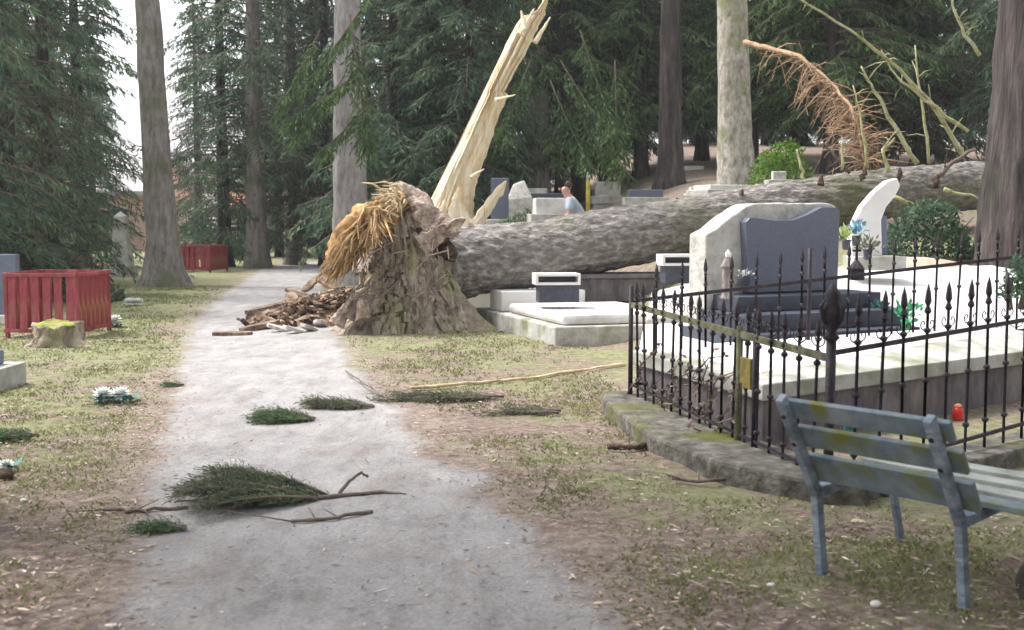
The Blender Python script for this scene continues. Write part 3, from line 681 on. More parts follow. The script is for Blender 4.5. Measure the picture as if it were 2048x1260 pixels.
# snapped orange bough hanging from the pale flaking tree
limb('snapped_bough', [(1490,86),(1530,95),(1600,112),(1660,165),(1700,215),(1720,270),(1730,330)], [21.5,21,20,19.5,19,18.6,18.4], .055, 'twig_orange', T3, seed=30)
m = MB(); r = random.Random(12)
BP = [at(1530,95,21), at(1600,112,20), at(1660,165,19.5), at(1700,215,19), at(1720,270,18.6), at(1730,330,18.4)]
for i in range(230):
    t = (r.random() ** .7) * 4.999; k = int(t); c = BP[k].lerp(BP[k+1], t - k)
    if t < 1 and r.random() < .7: continue
    d = Vector((r.gauss(-.25, .55), r.gauss(0, .3), r.gauss(-.6, .45))) if t < 3.2 else Vector((r.gauss(.05, 1), r.gauss(0, .3), r.gauss(0, .5)))
    L_ = r.uniform(.12, .8); d.normalize()
    m.tube([c, c + d * L_ * .5 + Vector((0, 0, .03)), c + d * L_ + Vector((r.gauss(0, .04), 0, -.06))], [.014, .009, .003], 4, cap=False)
    for q in range(3):
        b = c + d * L_ * r.random(); m.tube([b, b + Vector((r.gauss(0, .1), r.gauss(0, .1), r.gauss(-.08, .09)))], [.006, .003], 3, cap=False)
world_child(m.build('dead_twigs', M['twig_orange']), T3)

# bark debris heap left of the stump
m = MB(); r = random.Random(44)
cx, cy = gnd(632, 645).x, gnd(632, 645).y
nh = 26
for j in range(nh + 1):
    for i in range(nh + 1):
        u, v = i / nh * 2 - 1, j / nh * 2 - 1
        x = cx + u * 1.05; y = cy + .4 + v * 1.1; h = max(0, 1 - u*u*.9 - v*v) ** .8 * .50 * ss(-1.3, .7, u)
        h *= 1 + .5 * noise.noise((x * 3, y * 3, 0)); h += .06 * noise.noise((x * 9, y * 9, 1)) * (1 if h > .03 else 0)
        m.v.append((x, y, H(x, y) - .03 + h))
for j in range(nh):
    for i in range(nh):
        a = j * (nh + 1) + i; m.f.append((a, a + 1, a + nh + 2, a + nh + 1)); m.m.append(0)
for i in range(420):
    u = r.uniform(-1, 1); v = r.uniform(-1, .6)
    x = cx + u * 1.15; y = cy + .35 + v; h = max(0, 1 - u*u*.9 - v*v) ** .8 * .50 * ss(-1.3, .7, u)
    if r.random() > .3 + h * 2: continue
    m.box((x, y, H(x, y) + h + r.uniform(0, .06)), (r.uniform(.05, .2), r.uniform(.03, .1), r.uniform(.012, .05)), Matrix.Rotation(r.uniform(-.5, .7), 3, 'Y') @ Matrix.Rotation(r.uniform(0, 3.1), 3, 'Z') @ Matrix.Rotation(r.uniform(-.7, .7), 3, 'X'), jit=.012, rnd=r)
m.m = [1 if (rnd.random() < .22 and k > nh * nh) else 0 for k in range(len(m.f))]
for i in range(150):
    u = r.uniform(-.9, 1); v = r.uniform(-1, .5); x = cx + u * 1.15; y = cy + .35 + v; h = max(0, 1 - u*u*.9 - v*v) ** .8 * .50 * ss(-1.3, .7, u)
    m.box((x, y, H(x, y) + h + r.uniform(0, .05)), (r.uniform(.1, .34), r.uniform(.05, .16), r.uniform(.02, .06)), Matrix.Rotation(r.uniform(-.6, .8), 3, 'Y') @ Matrix.Rotation(r.uniform(0, 3.1), 3, 'Z') @ Matrix.Rotation(r.uniform(-.7, .7), 3, 'X'), m=i % 3 // 2, jit=.02, rnd=r)
tag(m.build('bark_debris', [M['chips'], M['hollow']]), 'heap of crumbled bark and brown rotten wood left of the torn stump', 'debris', kind='stuff')
def slab_piece(px, py, L_, w_, th, rz, tilt, lab, mk='chips', lift=.03, grp='split bark slabs beside the stump'):
    g = gnd(px, py); m = MB(); rr = random.Random(px)
    n = 8; pl = []
    for i in range(n + 1): pl.append((-L_/2 + L_ * i / n, -w_/2 * (1 - .5 * abs(i/n*2-1)**3) * rr.uniform(.75, 1.1)))
    for i in range(n, -1, -1): pl.append((-L_/2 + L_ * i / n, w_/2 * (1 - .5 * abs(i/n*2-1)**3) * rr.uniform(.75, 1.1)))
    m.prism(pl, -th/2, th/2)
    o = m.build('bark_slab', M[mk], bevel=.006); o.location = (g.x, g.y, g.z + lift); o.rotation_euler = (tilt * .5, tilt, rz); tag(o, lab, 'bark', grp)
slab_piece(560, 625, 1.5, .3, .07, .95, -.12, 'long bark slab sloping down the left side of the debris heap', lift=.14)
slab_piece(465, 672, .55, .2, .06, .2, 0, 'flat brown piece of wood lying farthest left of the debris heap')
slab_piece(520, 660, .7, .22, .07, .9, -.1, 'broken bark piece on the path between the flat piece and the heap', lift=.06)
for i, (px, py) in enumerate([(560,665),(590,668),(618,664),(640,655)]):
    slab_piece(px, py, .38, .2, .05, .5 + i * .4, .3, 'pale grey flake of bark along the front foot of the debris heap', 'rough', .06)
for i, (px, py, li) in enumerate([(600,640,.25),(640,630,.3),(620,600,.3),(585,625,.22),(655,610,.42),(600,610,.2)]):
    slab_piece(px, py, .6, .24, .06, .4 + i * .5, -.35, 'brown bark slab leaning on top of the debris heap', 'chips', li)

# ---------------------------------------------------------------- red slatted bins
def red_bin(name_px, d, wd, dp, ht, rz, label, lid):
    X = (name_px - 1024) / F * d; e = empty('compost_bin', (X, d, H(X, d)), rz); tag(e, label, 'bin', 'red slatted compost bins')
    r = random.Random(int(d))
    for sx in (0, 1):
        for sy in (0, 1):
            m = MB(); m.box((sx * wd - wd/2, sy * dp, ht / 2 - .01), (.05, .05, ht + (.06 if sx and not sy else 0))); m.build('corner_post', M['redpaint'], e, bevel=.004)
    for z in (.1, ht - .04):
        m = MB(); 
        m.box((0, -.032, z), (wd + .05, .02, .05)); m.box((0, dp + .032, z), (wd + .05, .02, .05)); m.box((wd/2 + .032, dp/2, z), (.02, dp + .04, .05)); m.box((-wd/2 - .032, dp/2, z), (.02, dp + .04, .05))
        m.build('rail', M['redpaint'], e, bevel=.003)
    k = int(wd / .145)
    for i in range(k):
        x = -wd/2 + (i + .5) * wd / k
        m = MB(); m.box((0, 0, 0), (wd / k * .66, .018, ht - .16), Matrix.Rotation(r.gauss(0, .02), 3, 'Y')); o = m.build('slat', M['redpaint'], e); o.location = (x, -.010, ht / 2 + .03)
        if r.random() < .75:
            o2 = bpy.data.objects.new('slat', o.data); C.objects.link(o2); o2.parent = e; o2.location = (x, dp + .01, ht / 2 + .03)
    k = int(dp / .13)
    for i in range(k):
        for sx in (-1, 1):
            m = MB(); m.box((0, 0, 0), (.018, dp / k * .86, ht - .16), Matrix.Rotation(r.gauss(0, .02), 3, 'X')); o = m.build('slat', M['redworn'], e); o.location = (sx * (wd/2 + .008), (i + .5) * dp / k, ht / 2 + .03)
    return e
b = gnd(100, 676)
red_bin(80, b.y, .98, .98, .90, R(-4), 'red slatted wooden bin with a mossy stump before it, nearest on the left', 0)
b = gnd(400, 545)
red_bin(385, b.y, 1.15, 1.1, .84, R(-12), 'smaller looking red slatted bin farther off behind the tall straight trunk', 0)
# cut stump in front of the near bin
def mossy_stump(px, py, r0, h, label):
    g = gnd(px, py); m = MB(); n = 36; zs = [-.05, 0, .05, .1, .16, .22, .27, .31]
    for z in zs:
        for k in range(n):
            a = 2 * math.pi * k / n; q = (math.cos(a), math.sin(a))
            rr = r0 * (1 + .9 * math.exp(-max(0, z) / .08) * (.35 + .5 * max(0, math.cos(a * 3 + 1)))) * (1 + .45 * noise.noise((q[0]*2.5, q[1]*2.5, z*3)) + .3 * noise.noise((q[0]*6, q[1]*6, z*8)))
            m.v.append((q[0] * rr, q[1] * rr, min(z, h + .14 * noise.noise((q[0]*2, q[1]*2, 5)))))
    for j in range(len(zs) - 1):
        for k in range(n):
            a0 = j * n + k; a1 = j * n + (k + 1) % n; m.f.append((a0, a1, a1 + n, a0 + n)); m.m.append(0)
    m.f.append(tuple((len(zs)-1) * n + k for k in range(n))); m.m.append(1)
    e = m.build('tree_stump', [M['stump'], M['moss']], smooth=True); e.location = g; tag(e, label, 'stump'); return e
mossy_stump(112, 690, .26, .28, 'low sawn stump with moss on top in front of the red bin')
# white and teal flower bunches on the grass
def flowers(px, py, n, sp, label, seed, teal=20, cat='flowers', r0=.07):
    g = gnd(px, py); r = random.Random(seed); e = empty('flower_bunch', g); tag(e, label, cat)
    for i in range(n):
        m = MB(); c = Vector(((i - (n-1)/2) * sp, r.gauss(0, .03), r0 * .75))
        for ring, (k, rr, up) in enumerate([(11, r0, -.35), (12, r0, .05), (12, r0, .4), (9, r0 * .95, .9), (6, r0 * .85, 1.8), (4, r0 * .8, 4)]):
            for q in range(k):
                a = 6.283 * q / k + ring; d = Vector((math.cos(a), math.sin(a), up)).normalized(); m.diamond(c, d, rr * 1.2, rr * .8, Vector((0, 0, 1)) + d * .2)
        m.build('bloom', M['petal'], e)
    if teal:
        m = MB()
        for i in range(teal):
            a = r.uniform(0, 6.28); c = Vector((r.uniform(-1, 1) * sp * n * .55 + .03, r.gauss(0, .05), .02)); d = Vector((math.cos(a), math.sin(a), r.uniform(.1, .7))).normalized()
            m.diamond(c, d, r.uniform(.07, .15), .045, Vector((0, 0, 1)))
        m.build('leaves', M['teal'], e)
flowers(220, 806, 2, .15, 'two white silk flowers on teal leaves lying on grass beside the path', 1, 60, r0=.085)
flowers(266, 612, 3, .10, 'white flowers alone on the grass in front of the tall straight trunk', 2, 0, r0=.095)
flowers(228, 655, 1, .07, 'white flower with grey green leaves beside the corner of the near red bin', 3, 26, r0=.12)
flowers(384, 558, 1, .07, 'tiny white flower at the right foot of the tall straight trunk', 5, 4, r0=.09)
flowers(10, 945, 1, .06, 'white bloom lying at the left edge near a dark clod', 6, 6, r0=.05)
# slate grave at the left edge, and the low grave corner below it
g = gnd(5, 645); e = empty('gravestone', (g.x, g.y, g.z), 0); tag(e, 'blue grey slate gravestone cut by the left edge behind the red bin', 'gravestone')
m = MB(); m.box((-.22, 0, .60), (1.0, .14, .95)); m.build('stone', M['slate'], e, bevel=.01)
m = MB(); m.box((-.35, -.078, .88), (.55, .02, .09)); m.build('name_plate', M['plinth'], e, bevel=.003)
m = MB(); m.box((-.22, 0, .05), (1.3, .5, .16)); m.build('base', M['paleslab'], e, bevel=.01)
g = gnd(-52, 800); e = empty('grave_kerb', (g.x, g.y, g.z)); tag(e, 'low grey grave kerb corner at the left edge below the red bin', 'grave')
m = MB(); m.box((-.62, .55, .07), (1.2, 1.1, .26)); m.build('kerb', M['greyslab'], e, bevel=.015)
m = MB(); m.box((-.66, .5, .27), (1.0, .9, .14)); m.build('slab', M['slate'], e, bevel=.02)
# obelisk-like dark stone in the distance by the pink house
g = gnd(245, 552); e = empty('gravestone', (g.x, g.y, g.z)); tag(e, 'narrow grey obelisk gravestone in front of the pink house', 'gravestone')
m = MB(); m.prism([(-.36,-.3),(.36,-.3),(.36,.3),(-.36,.3)], 0, .3); m.build('base', M['greyslab'], e, bevel=.02)
m = MB(); 
m.add([(-.27,-.22,.3),(.27,-.22,.3),(.27,.22,.3),(-.27,.22,.3),(-.15,-.13,1.7),(.15,-.13,1.7),(.15,.13,1.7),(-.15,.13,1.7),(0,0,1.85)], [(0,1,5,4),(1,2,6,5),(2,3,7,6),(3,0,4,7),(4,5,8),(5,6,8),(6,7,8),(7,4,8)]); m.build('shaft', M['bark_dark' if 0 else 'greyslab'], e)
# low hedges behind the bins
def hedge(px0, px1, d, h, dp, mk, name, label, seed, dens=700, z0=None, cat='hedge', leaf=1):
    r = random.Random(seed); x0 = (px0 - 1024) / F * d; x1 = (px1 - 1024) / F * d; e = empty(name, ((x0+x1)/2, d, H((x0+x1)/2, d) if z0 is None else z0)); tag(e, label, cat)
    m = MB(); hw = (x1 - x0) / 2
    for i in range(int(dens * hw * 2 * h)):
        u = r.uniform(-1, 1); v = r.random() ** .8; y = r.uniform(-dp, dp); env = (1 - abs(u) ** 3) * (1 + .25 * noise.noise((u * 3 * hw, seed, 0)))
        c = Vector((u * hw, y * (1 - v * .4), v * h * env)); d_ = Vector((r.gauss(0, 1), r.gauss(0, 1), r.gauss(.4, 1)))
        m.diamond(c, d_, r.uniform(.06, .14) * leaf, r.uniform(.03, .06) * leaf, Vector((r.gauss(0,1), r.gauss(0,1), r.gauss(0,1))))
    m.build('foliage', M[mk], e)
    m = MB(); 
    for i in range(max(3, int(hw * 3))):
        x = (i + .5) / max(3, int(hw * 3)) * 2 * hw - hw; m.tube([(x, 0, -.1), (x + r.gauss(0, .06), 0, h * .4), (x + r.gauss(0, .15), 0, h * .75)], [.03, .02, .008], 5)
    m.build('stem', M['twig'], e)
hedge(-120, 235, 21, 1.0, .6, 'needle_b', 'shrub', 'dark brown green shrub row behind the near red bin', 1, 900, leaf=1.5)
hedge(330, 500, 44, 1.3, .8, 'needle', 'shrub', 'dark shrub row far behind the second red bin', 2, 260, leaf=2)
hedge(1490, 1625, 20.5, 1.3, .7, 'bush', 'shrub', 'bright green round bush behind the fallen log', 3, 1800, leaf=.9)
hedge(1765, 1945, 15.6, .82, .4, 'needle', 'shrub', 'dark green bush under the log beside the massive right trunk', 4, 2200, leaf=.9)
hedge(985, 1095, 20.5, .75, .4, 'fresh', 'shrub', 'low green plant on the grave left of the man', 5, 1500, leaf=.8, z0=H(.2, 20.5) + .75)
hedge(2012, 2075, 9.4, .36, .18, 'needle', 'wreath', 'dark green wreath standing at the right edge on the white slab', 6, 9000, cat='wreath', leaf=.5, z0=.92)

# ---------------------------------------------------------------- graves behind the log, right side
def slabbox(name, px, py, d, size, mk, label, rz=0, cat='gravestone', bev=.015, z=None, extra=None):
    p = at(px, py, d); e = empty(name, (p.x, p.y, p.z), rz); tag(e, label, cat)
    m = MB(); m.box((0, 0, size[2]/2 + .1), size); m.build('stone', M[mk], e, bevel=bev)
    m = MB(); m.box((0, 0, 0), (size[0] + .2, size[1] + .2, .22)); m.box((0, 0, -.45), (size[0] + .1, size[1] + .1, .7)); m.build('base', M['greyslab'], e, bevel=bev)
    return e
slabbox('gravestone', 1098, 440, 20, (.55, .5, .30), 'paleslab', 'white topped pale stone box in front of the man', rz=.1)
slabbox('gravestone', 1000, 450, 21, (.34, .3, .8), 'darkstone', 'tall narrow dark blue gravestone right of the short splinter')
slabbox('gravestone', 1100, 420, 23, (.95, .25, .25), 'plinth', 'low dark gravestone with rounded top behind the white topped box')
slabbox('gravestone', 1065, 415, 26, (.7, .3, .35), 'greyslab', 'grey stone grave at the foot of the greenish trunk')
slabbox('gravestone', 1290, 405, 24, (.75, .4, .18), 'darkstone', 'low dark grave slab left of the slim dark brown trunk')
slabbox('gravestone', 1405, 398, 21.5, (.5, .35, .14), 'rough', 'small rough grey stone between the two trunks behind the log')
slabbox('gravestone', 1446, 392, 20.5, (.9, .7, .10), 'paleslab', 'flat pale grave slab seen just above the log left of the bush', rz=.3)
slabbox('gravestone', 1557, 372, 19.5, (.24, .16, .16), 'rough', 'small square grey headstone in front of the bright green bush')
slabbox('gravestone', 1215, 400, 30, (.7, .3, .4), 'greyslab', 'distant grey gravestone under the trees right of the yellow post')
slabbox('gravestone', 1385, 372, 33, (.6, .3, .5), 'rough', 'distant pale gravestone on the slope right of the slim dark trunk')
# heap of rubble/white earth directly behind log
# weathered cross-like pale stones left of the man
p = at(1040, 410, 22); e = empty('gravestone', p); tag(e, 'pale rough rock gravestone between splinter and greenish trunk', 'gravestone')
m = MB(); r = random.Random(3)
m.add([(-.28,-.2,-.5),(.3,-.2,-.5),(.32,.2,-.5),(-.3,.2,-.5),(-.14,-.1,.42),(.08,-.1,.5),(.1,.1,.48),(-.12,.1,.4),(-.27,-.22,.1),(.24,-.22,.15),(.24,.2,.15),(-.25,.2,.1)], [(0,1,9,8),(1,2,10,9),(2,3,11,10),(3,0,8,11),(8,9,5,4),(9,10,6,5),(10,11,7,6),(11,8,4,7),(4,5,6,7)])
m.build('rock', M['rough'], e, bevel=.03)
p = at(1176, 402, 27); e = empty('marker_post', (p.x, p.y, p.z)); tag(e, 'short yellow painted post behind the man', 'post')
m = MB(); m.tube([(0,0,-.3),(0,0,.55)], .055, 10); m.build('post', M['yellow'], e, smooth=True)
m = MB(); m.tube([(0,0,.552),(0,0,.62),(0,0,.72)], [.06,.05,.02], 10); m.build('cap', M['petal'], e, smooth=True)

# ---------------------------------------------------------------- low pale grave in the middle
c0 = Vector((.55, 13.7)); u = Vector((.97, .25)); v = Vector((-.34, .94))
e = empty('grave', (c0.x, c0.y, 0)); tag(e, 'low pale concrete grave with raised slab in front of the fallen log', 'grave')
def quad(o, a, b, z0, z1, m_, mi=0):
    P = [o, o + u * a, o + u * a + v * b, o + v * b]; m_.prism([(q.x - c0.x, q.y - c0.y) for q in P], z0, z1, mi)
m = MB(); quad(c0, 2.0, 3.3, -.1, .24, m); m.build('kerb', M['greyslab'], e, bevel=.02)
m = MB(); quad(c0 + u * .15 + v * .12, 1.7, 2.1, .242, .38, m); m.build('slab', M['paleslab'], e, bevel=.05)
m = MB(); quad(c0 + u * .1 + v * 2.35, 1.3, .55, .242, .55, m); m.build('plinth', M['white'], e, bevel=.02)
p = at(1065, 582, 16.0)
def frame_stone(px, py, d, wd, dp, rz, label, s=1):
    p = at(px, py, d); e = empty('grave_lantern_box', (p.x, p.y, p.z), rz); tag(e, label, 'grave box')
    m = MB(); t = .035
    for z in (0, .12): m.box((0, 0, z), (wd, dp, t))
    m.box((-wd/2 + t/2, 0, .06), (t, dp, .085)); m.box((wd/2 - t/2, 0, .06), (t, dp, .085)); m.build('frame', M['white'], e, bevel=.004)
    m = MB(); m.box((0, .08, .06), (wd - .08, dp - .2, .08)); m.build('recess', M['plinth'], e)
    m = MB(); m.box((.02, 0, -.14), (wd * .9, dp * .8, .24)); m.build('foot', M['plinth'], e)
frame_stone(1112, 566, 15.0, .62, .4, .12, 'white framed stone box with dark opening on the low pale grave')
frame_stone(1362, 528, 15.2, .62, .4, .1, 'white framed stone box with dark opening left of the big headstone')
# dark block put in for the shadow under the log, and a white slab
def tomb(px, py, d, size, mk, label, rz=0):
    p = gnd(px, py) if d is None else at(px, py, d); e = empty('tomb', (p.x, p.y, H(p.x, p.y)), rz); tag(e, label, 'grave')
    m = MB(); m.box((0, 0, size[2]/2), size); m.build('block', M[mk], e, bevel=.02)
    m = MB(); m.box((0, 0, size[2] + .03), (size[0] + .08, size[1] + .08, .06)); m.build('lid', M[mk], e, bevel=.01)
tomb(1240, 540, 16.9, (1.9, .8, .36), 'wall', 'low dark block standing in for the shade under the log', .1)
tomb(985, 600, 19.0, (1.4, 1.2, .30), 'white', 'white grave slab seen below the raised butt of the log', .1)

# ---------------------------------------------------------------- terrace graves inside and beyond the fence
def poly_slab(name, pts, zs, th, mk, label, cat='grave', side=None, part='slab'):
    c = Vector((sum(p[0] for p in pts) / len(pts), sum(p[1] for p in pts) / len(pts), min(zs) - th)); e = empty(name, c); tag(e, label, cat)
    n = len(pts); m = MB()
    vs = [(p[0] - c.x, p[1] - c.y, zs[i] - th - c.z) for i, p in enumerate(pts)] + [(p[0] - c.x, p[1] - c.y, zs[i] - c.z) for i, p in enumerate(pts)]
    m.add(vs, [tuple(range(n))[::-1], tuple(range(n, 2*n))] + [(i, (i+1) % n, n + (i+1) % n, n + i) for i in range(n)])
    m.build(part, M[mk], e, bevel=.015); return e, c
# plinth wall inside the fence: wall body and paler cap
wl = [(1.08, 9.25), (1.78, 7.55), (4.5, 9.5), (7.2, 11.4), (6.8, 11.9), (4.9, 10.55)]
e, c = poly_slab('grave_terrace', wl, [.40,.37,.37,.38,.55,.50], .55, 'wall', 'raised grave terrace with dark side wall and pale cap inside the iron fence', part='side_wall')
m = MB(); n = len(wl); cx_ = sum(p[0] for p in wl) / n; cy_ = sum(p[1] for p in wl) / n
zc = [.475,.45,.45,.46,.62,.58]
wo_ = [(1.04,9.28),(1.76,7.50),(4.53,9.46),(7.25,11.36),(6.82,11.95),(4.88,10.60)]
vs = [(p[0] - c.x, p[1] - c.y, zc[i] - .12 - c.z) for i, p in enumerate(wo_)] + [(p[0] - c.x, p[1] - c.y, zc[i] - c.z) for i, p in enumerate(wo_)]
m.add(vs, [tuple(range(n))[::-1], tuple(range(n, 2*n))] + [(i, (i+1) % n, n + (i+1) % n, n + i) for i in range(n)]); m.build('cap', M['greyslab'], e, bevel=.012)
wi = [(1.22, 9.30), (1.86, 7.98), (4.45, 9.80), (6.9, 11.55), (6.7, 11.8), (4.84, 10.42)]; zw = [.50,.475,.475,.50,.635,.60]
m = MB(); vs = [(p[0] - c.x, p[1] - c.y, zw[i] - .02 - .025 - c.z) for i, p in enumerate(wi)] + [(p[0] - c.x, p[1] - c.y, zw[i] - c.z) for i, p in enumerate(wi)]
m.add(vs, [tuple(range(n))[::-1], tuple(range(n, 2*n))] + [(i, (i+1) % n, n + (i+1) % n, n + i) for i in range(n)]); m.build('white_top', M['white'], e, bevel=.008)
# white slab field beyond the far fence run
poly_slab('grave_slab', [(1.12, 9.5), (2.9, 10.15), (2.9, 11.9), (1.42, 11.6)], [.43,.45,.50,.48], .5, 'white', 'white grave slab left below the big dark headstone')
poly_slab('grave_slab', [(2.95, 10.2), (7.5, 11.9), (8.6, 14.9), (3.6, 13.6)], [.50,.60,1.02,.98], .5, 'white', 'wide sunlit white grave slab right of the big dark headstone')
poly_slab('grave_slab', [(1.5, 12.0), (2.7, 12.2), (2.9, 14.6), (1.85, 14.3)], [.5,.62,.85,.65], .5, 'paleslab', 'grey grave slab behind the rough pale stone')
# soil mound
m = MB()
for j in range(17):
    for i in range(25):
        uu, vv = i / 12 - 1, j / 8 - 1; x = 5.25 + uu * 1.0 + vv * .2; y = 14.4 + vv * .55; h = max(0, 1 - uu*uu - vv*vv) ** .6 * .22
        m.v.append((x, y, .93 + h + .02 * noise.noise((x * 5, y * 5, 0)) - .04))
for j in range(16):
    for i in range(24): a = j * 25 + i; m.f.append((a, a+1, a+26, a+25)); m.m.append(0)
tag(m.build('soil_mound', M['soil'], smooth=True), 'low rounded mound of pale earth beyond the white slab', 'grave mound')

# big headstone: rough pale back stone, dark polished face, stepped plinth
ang = R(24); B0 = Vector((2.28, 10.75, .76)); e = empty('headstone', B0, ang)
tag(e, 'large headstone of rough pale stone with dark polished wavy topped face on stepped dark plinth', 'headstone')
def wavy(x, x0, x1, lo, hi):
    t = (x - x0) / (x1 - x0); return lo + (hi - lo) * t
m = MB(); pl = [(-.42, 0), (1.18, 0)]
N_ = 26
top_b = lambda t: interp(t, [0, .05, .2, .33, .5, .68, .82, .93, 1], [.60, .63, .79, .90, .91, .91, .91, .92, .88])
for i in range(N_ + 1):
    t = 1 - i / N_; pl.append((-.42 + 1.6 * t, top_b(t) + .012 * noise.noise((t * 20, 0, 0))))
Mx = Matrix(((1,0,0,0),(0,0,-1,0),(0,1,0,0),(0,0,0,1)))     # poly (x,z) extruded along -y
pl[0] = (-.42, -.35); pl[1] = (1.18, -.35); m.prism(pl, -.30, 0, M=Mx @ Matrix.Translation((0, .10, 0))); bk = m.build('back_stone', M['rough'], e, bevel=.02)
m = MB(); pl = [(.02, 0), (1.13, 0)]
top_f = lambda t: interp(t, [0, .04, .12, .3, .5, .66, .8, .95, 1], [.70, .745, .74, .715, .72, .78, .85, .85, .82])
for i in range(N_ + 1):
    t = 1 - i / N_; pl.append((-.03 + 1.16 * t + .05 * (1 - 1) , top_f(t)))
m.prism(pl, .002, .11, M=Mx @ Matrix.Translation((0, .12, 0))); m.build('polished_face', M['darkstone'], e, bevel=.008)
m = MB(); m.box((.55, -.14, .035), (1.75, .55, .15)); m.build('plinth_step', M['plinth'], e, bevel=.01)
m = MB(); m.box((.55, -.28, -.12), (1.95, .85, .16)); m.build('plinth_step', M['plinth'], e, bevel=.01)
m = MB(); m.box((.42, -.4, -.33), (2.08, 1.05, .26)); m.build('plinth_step', M['plinth'], e, bevel=.01)

# white sculpted stone right of it
p = at(1745, 512, 13.0); e = empty('headstone', p); tag(e, 'tall curved white marble headstone leaning right beside the big dark one', 'headstone')
def pxpoly(pp, d, org):
    return [(at(a, b, d).x - org.x, at(a, b, d).z - org.z) for a, b in pp]
m = MB(); m.prism(pxpoly([(1700,520),(1697,480),(1704,445),(1720,412),(1745,383),(1770,362),(1790,356),(1796,372),(1786,392),(1768,414),(1758,440),(1759,470),(1760,512)], 13.0, p), -.09, .09, M=Mx); m.build('stone', M['white'], e, bevel=.02)
m = MB(); m.prism(pxpoly([(1757,430),(1768,432),(1769,505),(1757,508)], 13.05, p), -.10, .04, M=Mx); m.build('side_panel', M['slate'], e)
m = MB(); m.box((.02, 0, -.08), (.62, .45, .16)); m.build('base', M['greyslab'], e, bevel=.01)
def bunch(px, py, d, label, mk, seed, sz=.2, name='flower_bunch', cat='flowers', cnt=60, up=.6, pot='plinth'):
    p = at(px, py, d); e = empty(name, p); tag(e, label, cat); r = random.Random(seed)
    m = MB(); m.lathe((0, 0, 0), [(.03, 0), (.045, .02), (.05, .09), (.06, .12)], 10); m.build('vase', M[pot], e, smooth=True)
    m = MB()
    for i in range(cnt):
        d_ = Vector((r.gauss(0, .5), r.gauss(0, .5), r.uniform(.2, 1.2) * up)).normalized(); c = Vector((0, 0, .1)) + d_ * sz * r.uniform(.2, 1); m.diamond(c, d_ + Vector((r.gauss(0,.4), r.gauss(0,.4), r.gauss(0,.4))), sz * .45, sz * .22, Vector((r.gauss(0,1), r.gauss(0,1), r.gauss(0,1))))
    m.build('blooms', M[mk], e)
bunch(1712, 492, 12.4, 'bunch wrapped in blue before the curved white marble stone', 'blueglass', 1, .17, up=2.2)
bunch(1692, 500, 12.6, 'yellow green bunch between the big headstone and the curved white stone', 'lime', 2, .16, up=1.6)
bunch(1735, 520, 12.2, 'dry brownish bunch at the foot of the curved white stone', 'twig_orange' if 0 else 'fresh_dull', 3, .18, cnt=70)
bunch(1812, 665, 10.2, 'green potted plant on the white slab behind the fence', 'greenplastic', 4, .17, up=1.0, pot='greenplastic')
bunch(1760, 640, 10.8, 'small teal and white bunch beside the dark plinth', 'teal', 5, .14)
bunch(1490, 575, 10.55, 'small white bouquet at the left foot of the dark polished face', 'petal', 6, .08, cnt=50)
bunch(1700, 868, 7.3, 'white and teal bouquet on the grass behind the bench back', 'petal', 7, .07, cnt=50, pot='teal')
# iron cross on a low lamp
p = at(1712, 560, 11.4); e = empty('grave_lantern', p); tag(e, 'small dark grave lantern topped with a cross behind the corner post', 'lantern')
m = MB(); m.box((0,0,.06), (.14,.14,.12)); m.build('body', M['iron'], e, bevel=.01)
m = MB(); m.lathe((0,0,.122), [(.09,0),(.05,.05),(.015,.09)], 8); m.build('roof', M['iron'], e)
m = MB(); m.box((0,0,.29), (.022,.022,.17)); m.box((0,0,.31), (.09,.02,.022)); m.build('cross', M['iron'], e)
p = at(1455, 592, 10.2); e = empty('grave_lantern', p); tag(e, 'brownish upright grave lantern before the rough pale stone', 'lantern')
m = MB(); m.lathe((0,0,-.02), [(.07,0),(.06,.03),(.055,.28),(.075,.3),(.03,.38)], 8); m.build('body', M['bark'], e)
m = MB(); m.lathe((0,0,.37), [(.025,0),(.03,.03),(.005,.07)], 8); m.build('knob', M['petal'], e)
p = at(1915, 845, 8.6); e = empty('grave_candle', (p.x, p.y, H(p.x,p.y))); tag(e, 'red plastic grave candle on the grass inside the fence', 'candle')
m = MB(); m.lathe((0,0,0), [(.035,0),(.045,.02),(.042,.09),(.03,.11)], 12); m.build('glass', M['red'], e, smooth=True)
m = MB(); m.lathe((0,0,.111), [(.034,0),(.03,.015),(.01,.025)], 12); m.build('lid', M['rooforange'], e, smooth=True)
e.location.z += .0

# ---------------------------------------------------------------- kerb below the fence
A = Vector((1.0, 9.04, 0)); Bp = Vector((1.80, 6.05, 0)); Rr_ = Vector((3.46, 7.3, 0)); FR = Vector((4.9, 10.3, 0))
kp = [gnd(1207, 832), gnd(1300, 905), gnd(1420, 958), gnd(1520, 985), gnd(1640, 1010)]
e = empty('kerb', kp[0]); tag(e, 'mossy concrete kerb carrying the rusty iron fence', 'kerb')
m = MB(); outer = [(q.x, q.y) for q in kp]; outer.append((2.0, 5.95)); inner = [(2.2, 6.25), (1.95, 6.3), (1.75, 6.9), (1.45, 8.0), (1.15, 9.3), (.78, 9.2)]
pl = [(a - kp[0].x, b - kp[0].y) for a, b in outer + inner]
m.prism(pl, -.1, .14); m.build('body', M['curb'], e, bevel=.025)
m = MB(); dR = (Rr_ - Bp).normalized(); nR = Vector((-dR.y, dR.x, 0)); 
a0 = Bp + dR * .35
P4 = [a0 - nR * .16, a0 + dR * 4 - nR * .16, a0 + dR * 4 + nR * .16, a0 + nR * .16]
e2 = empty('kerb', a0); tag(e2, 'grey kerb running right under the near fence behind the bench', 'kerb'); m.prism([(q.x - a0.x, q.y - a0.y) for q in P4], -.1, .10); m.build('body', M['curb'], e2, bevel=.02)

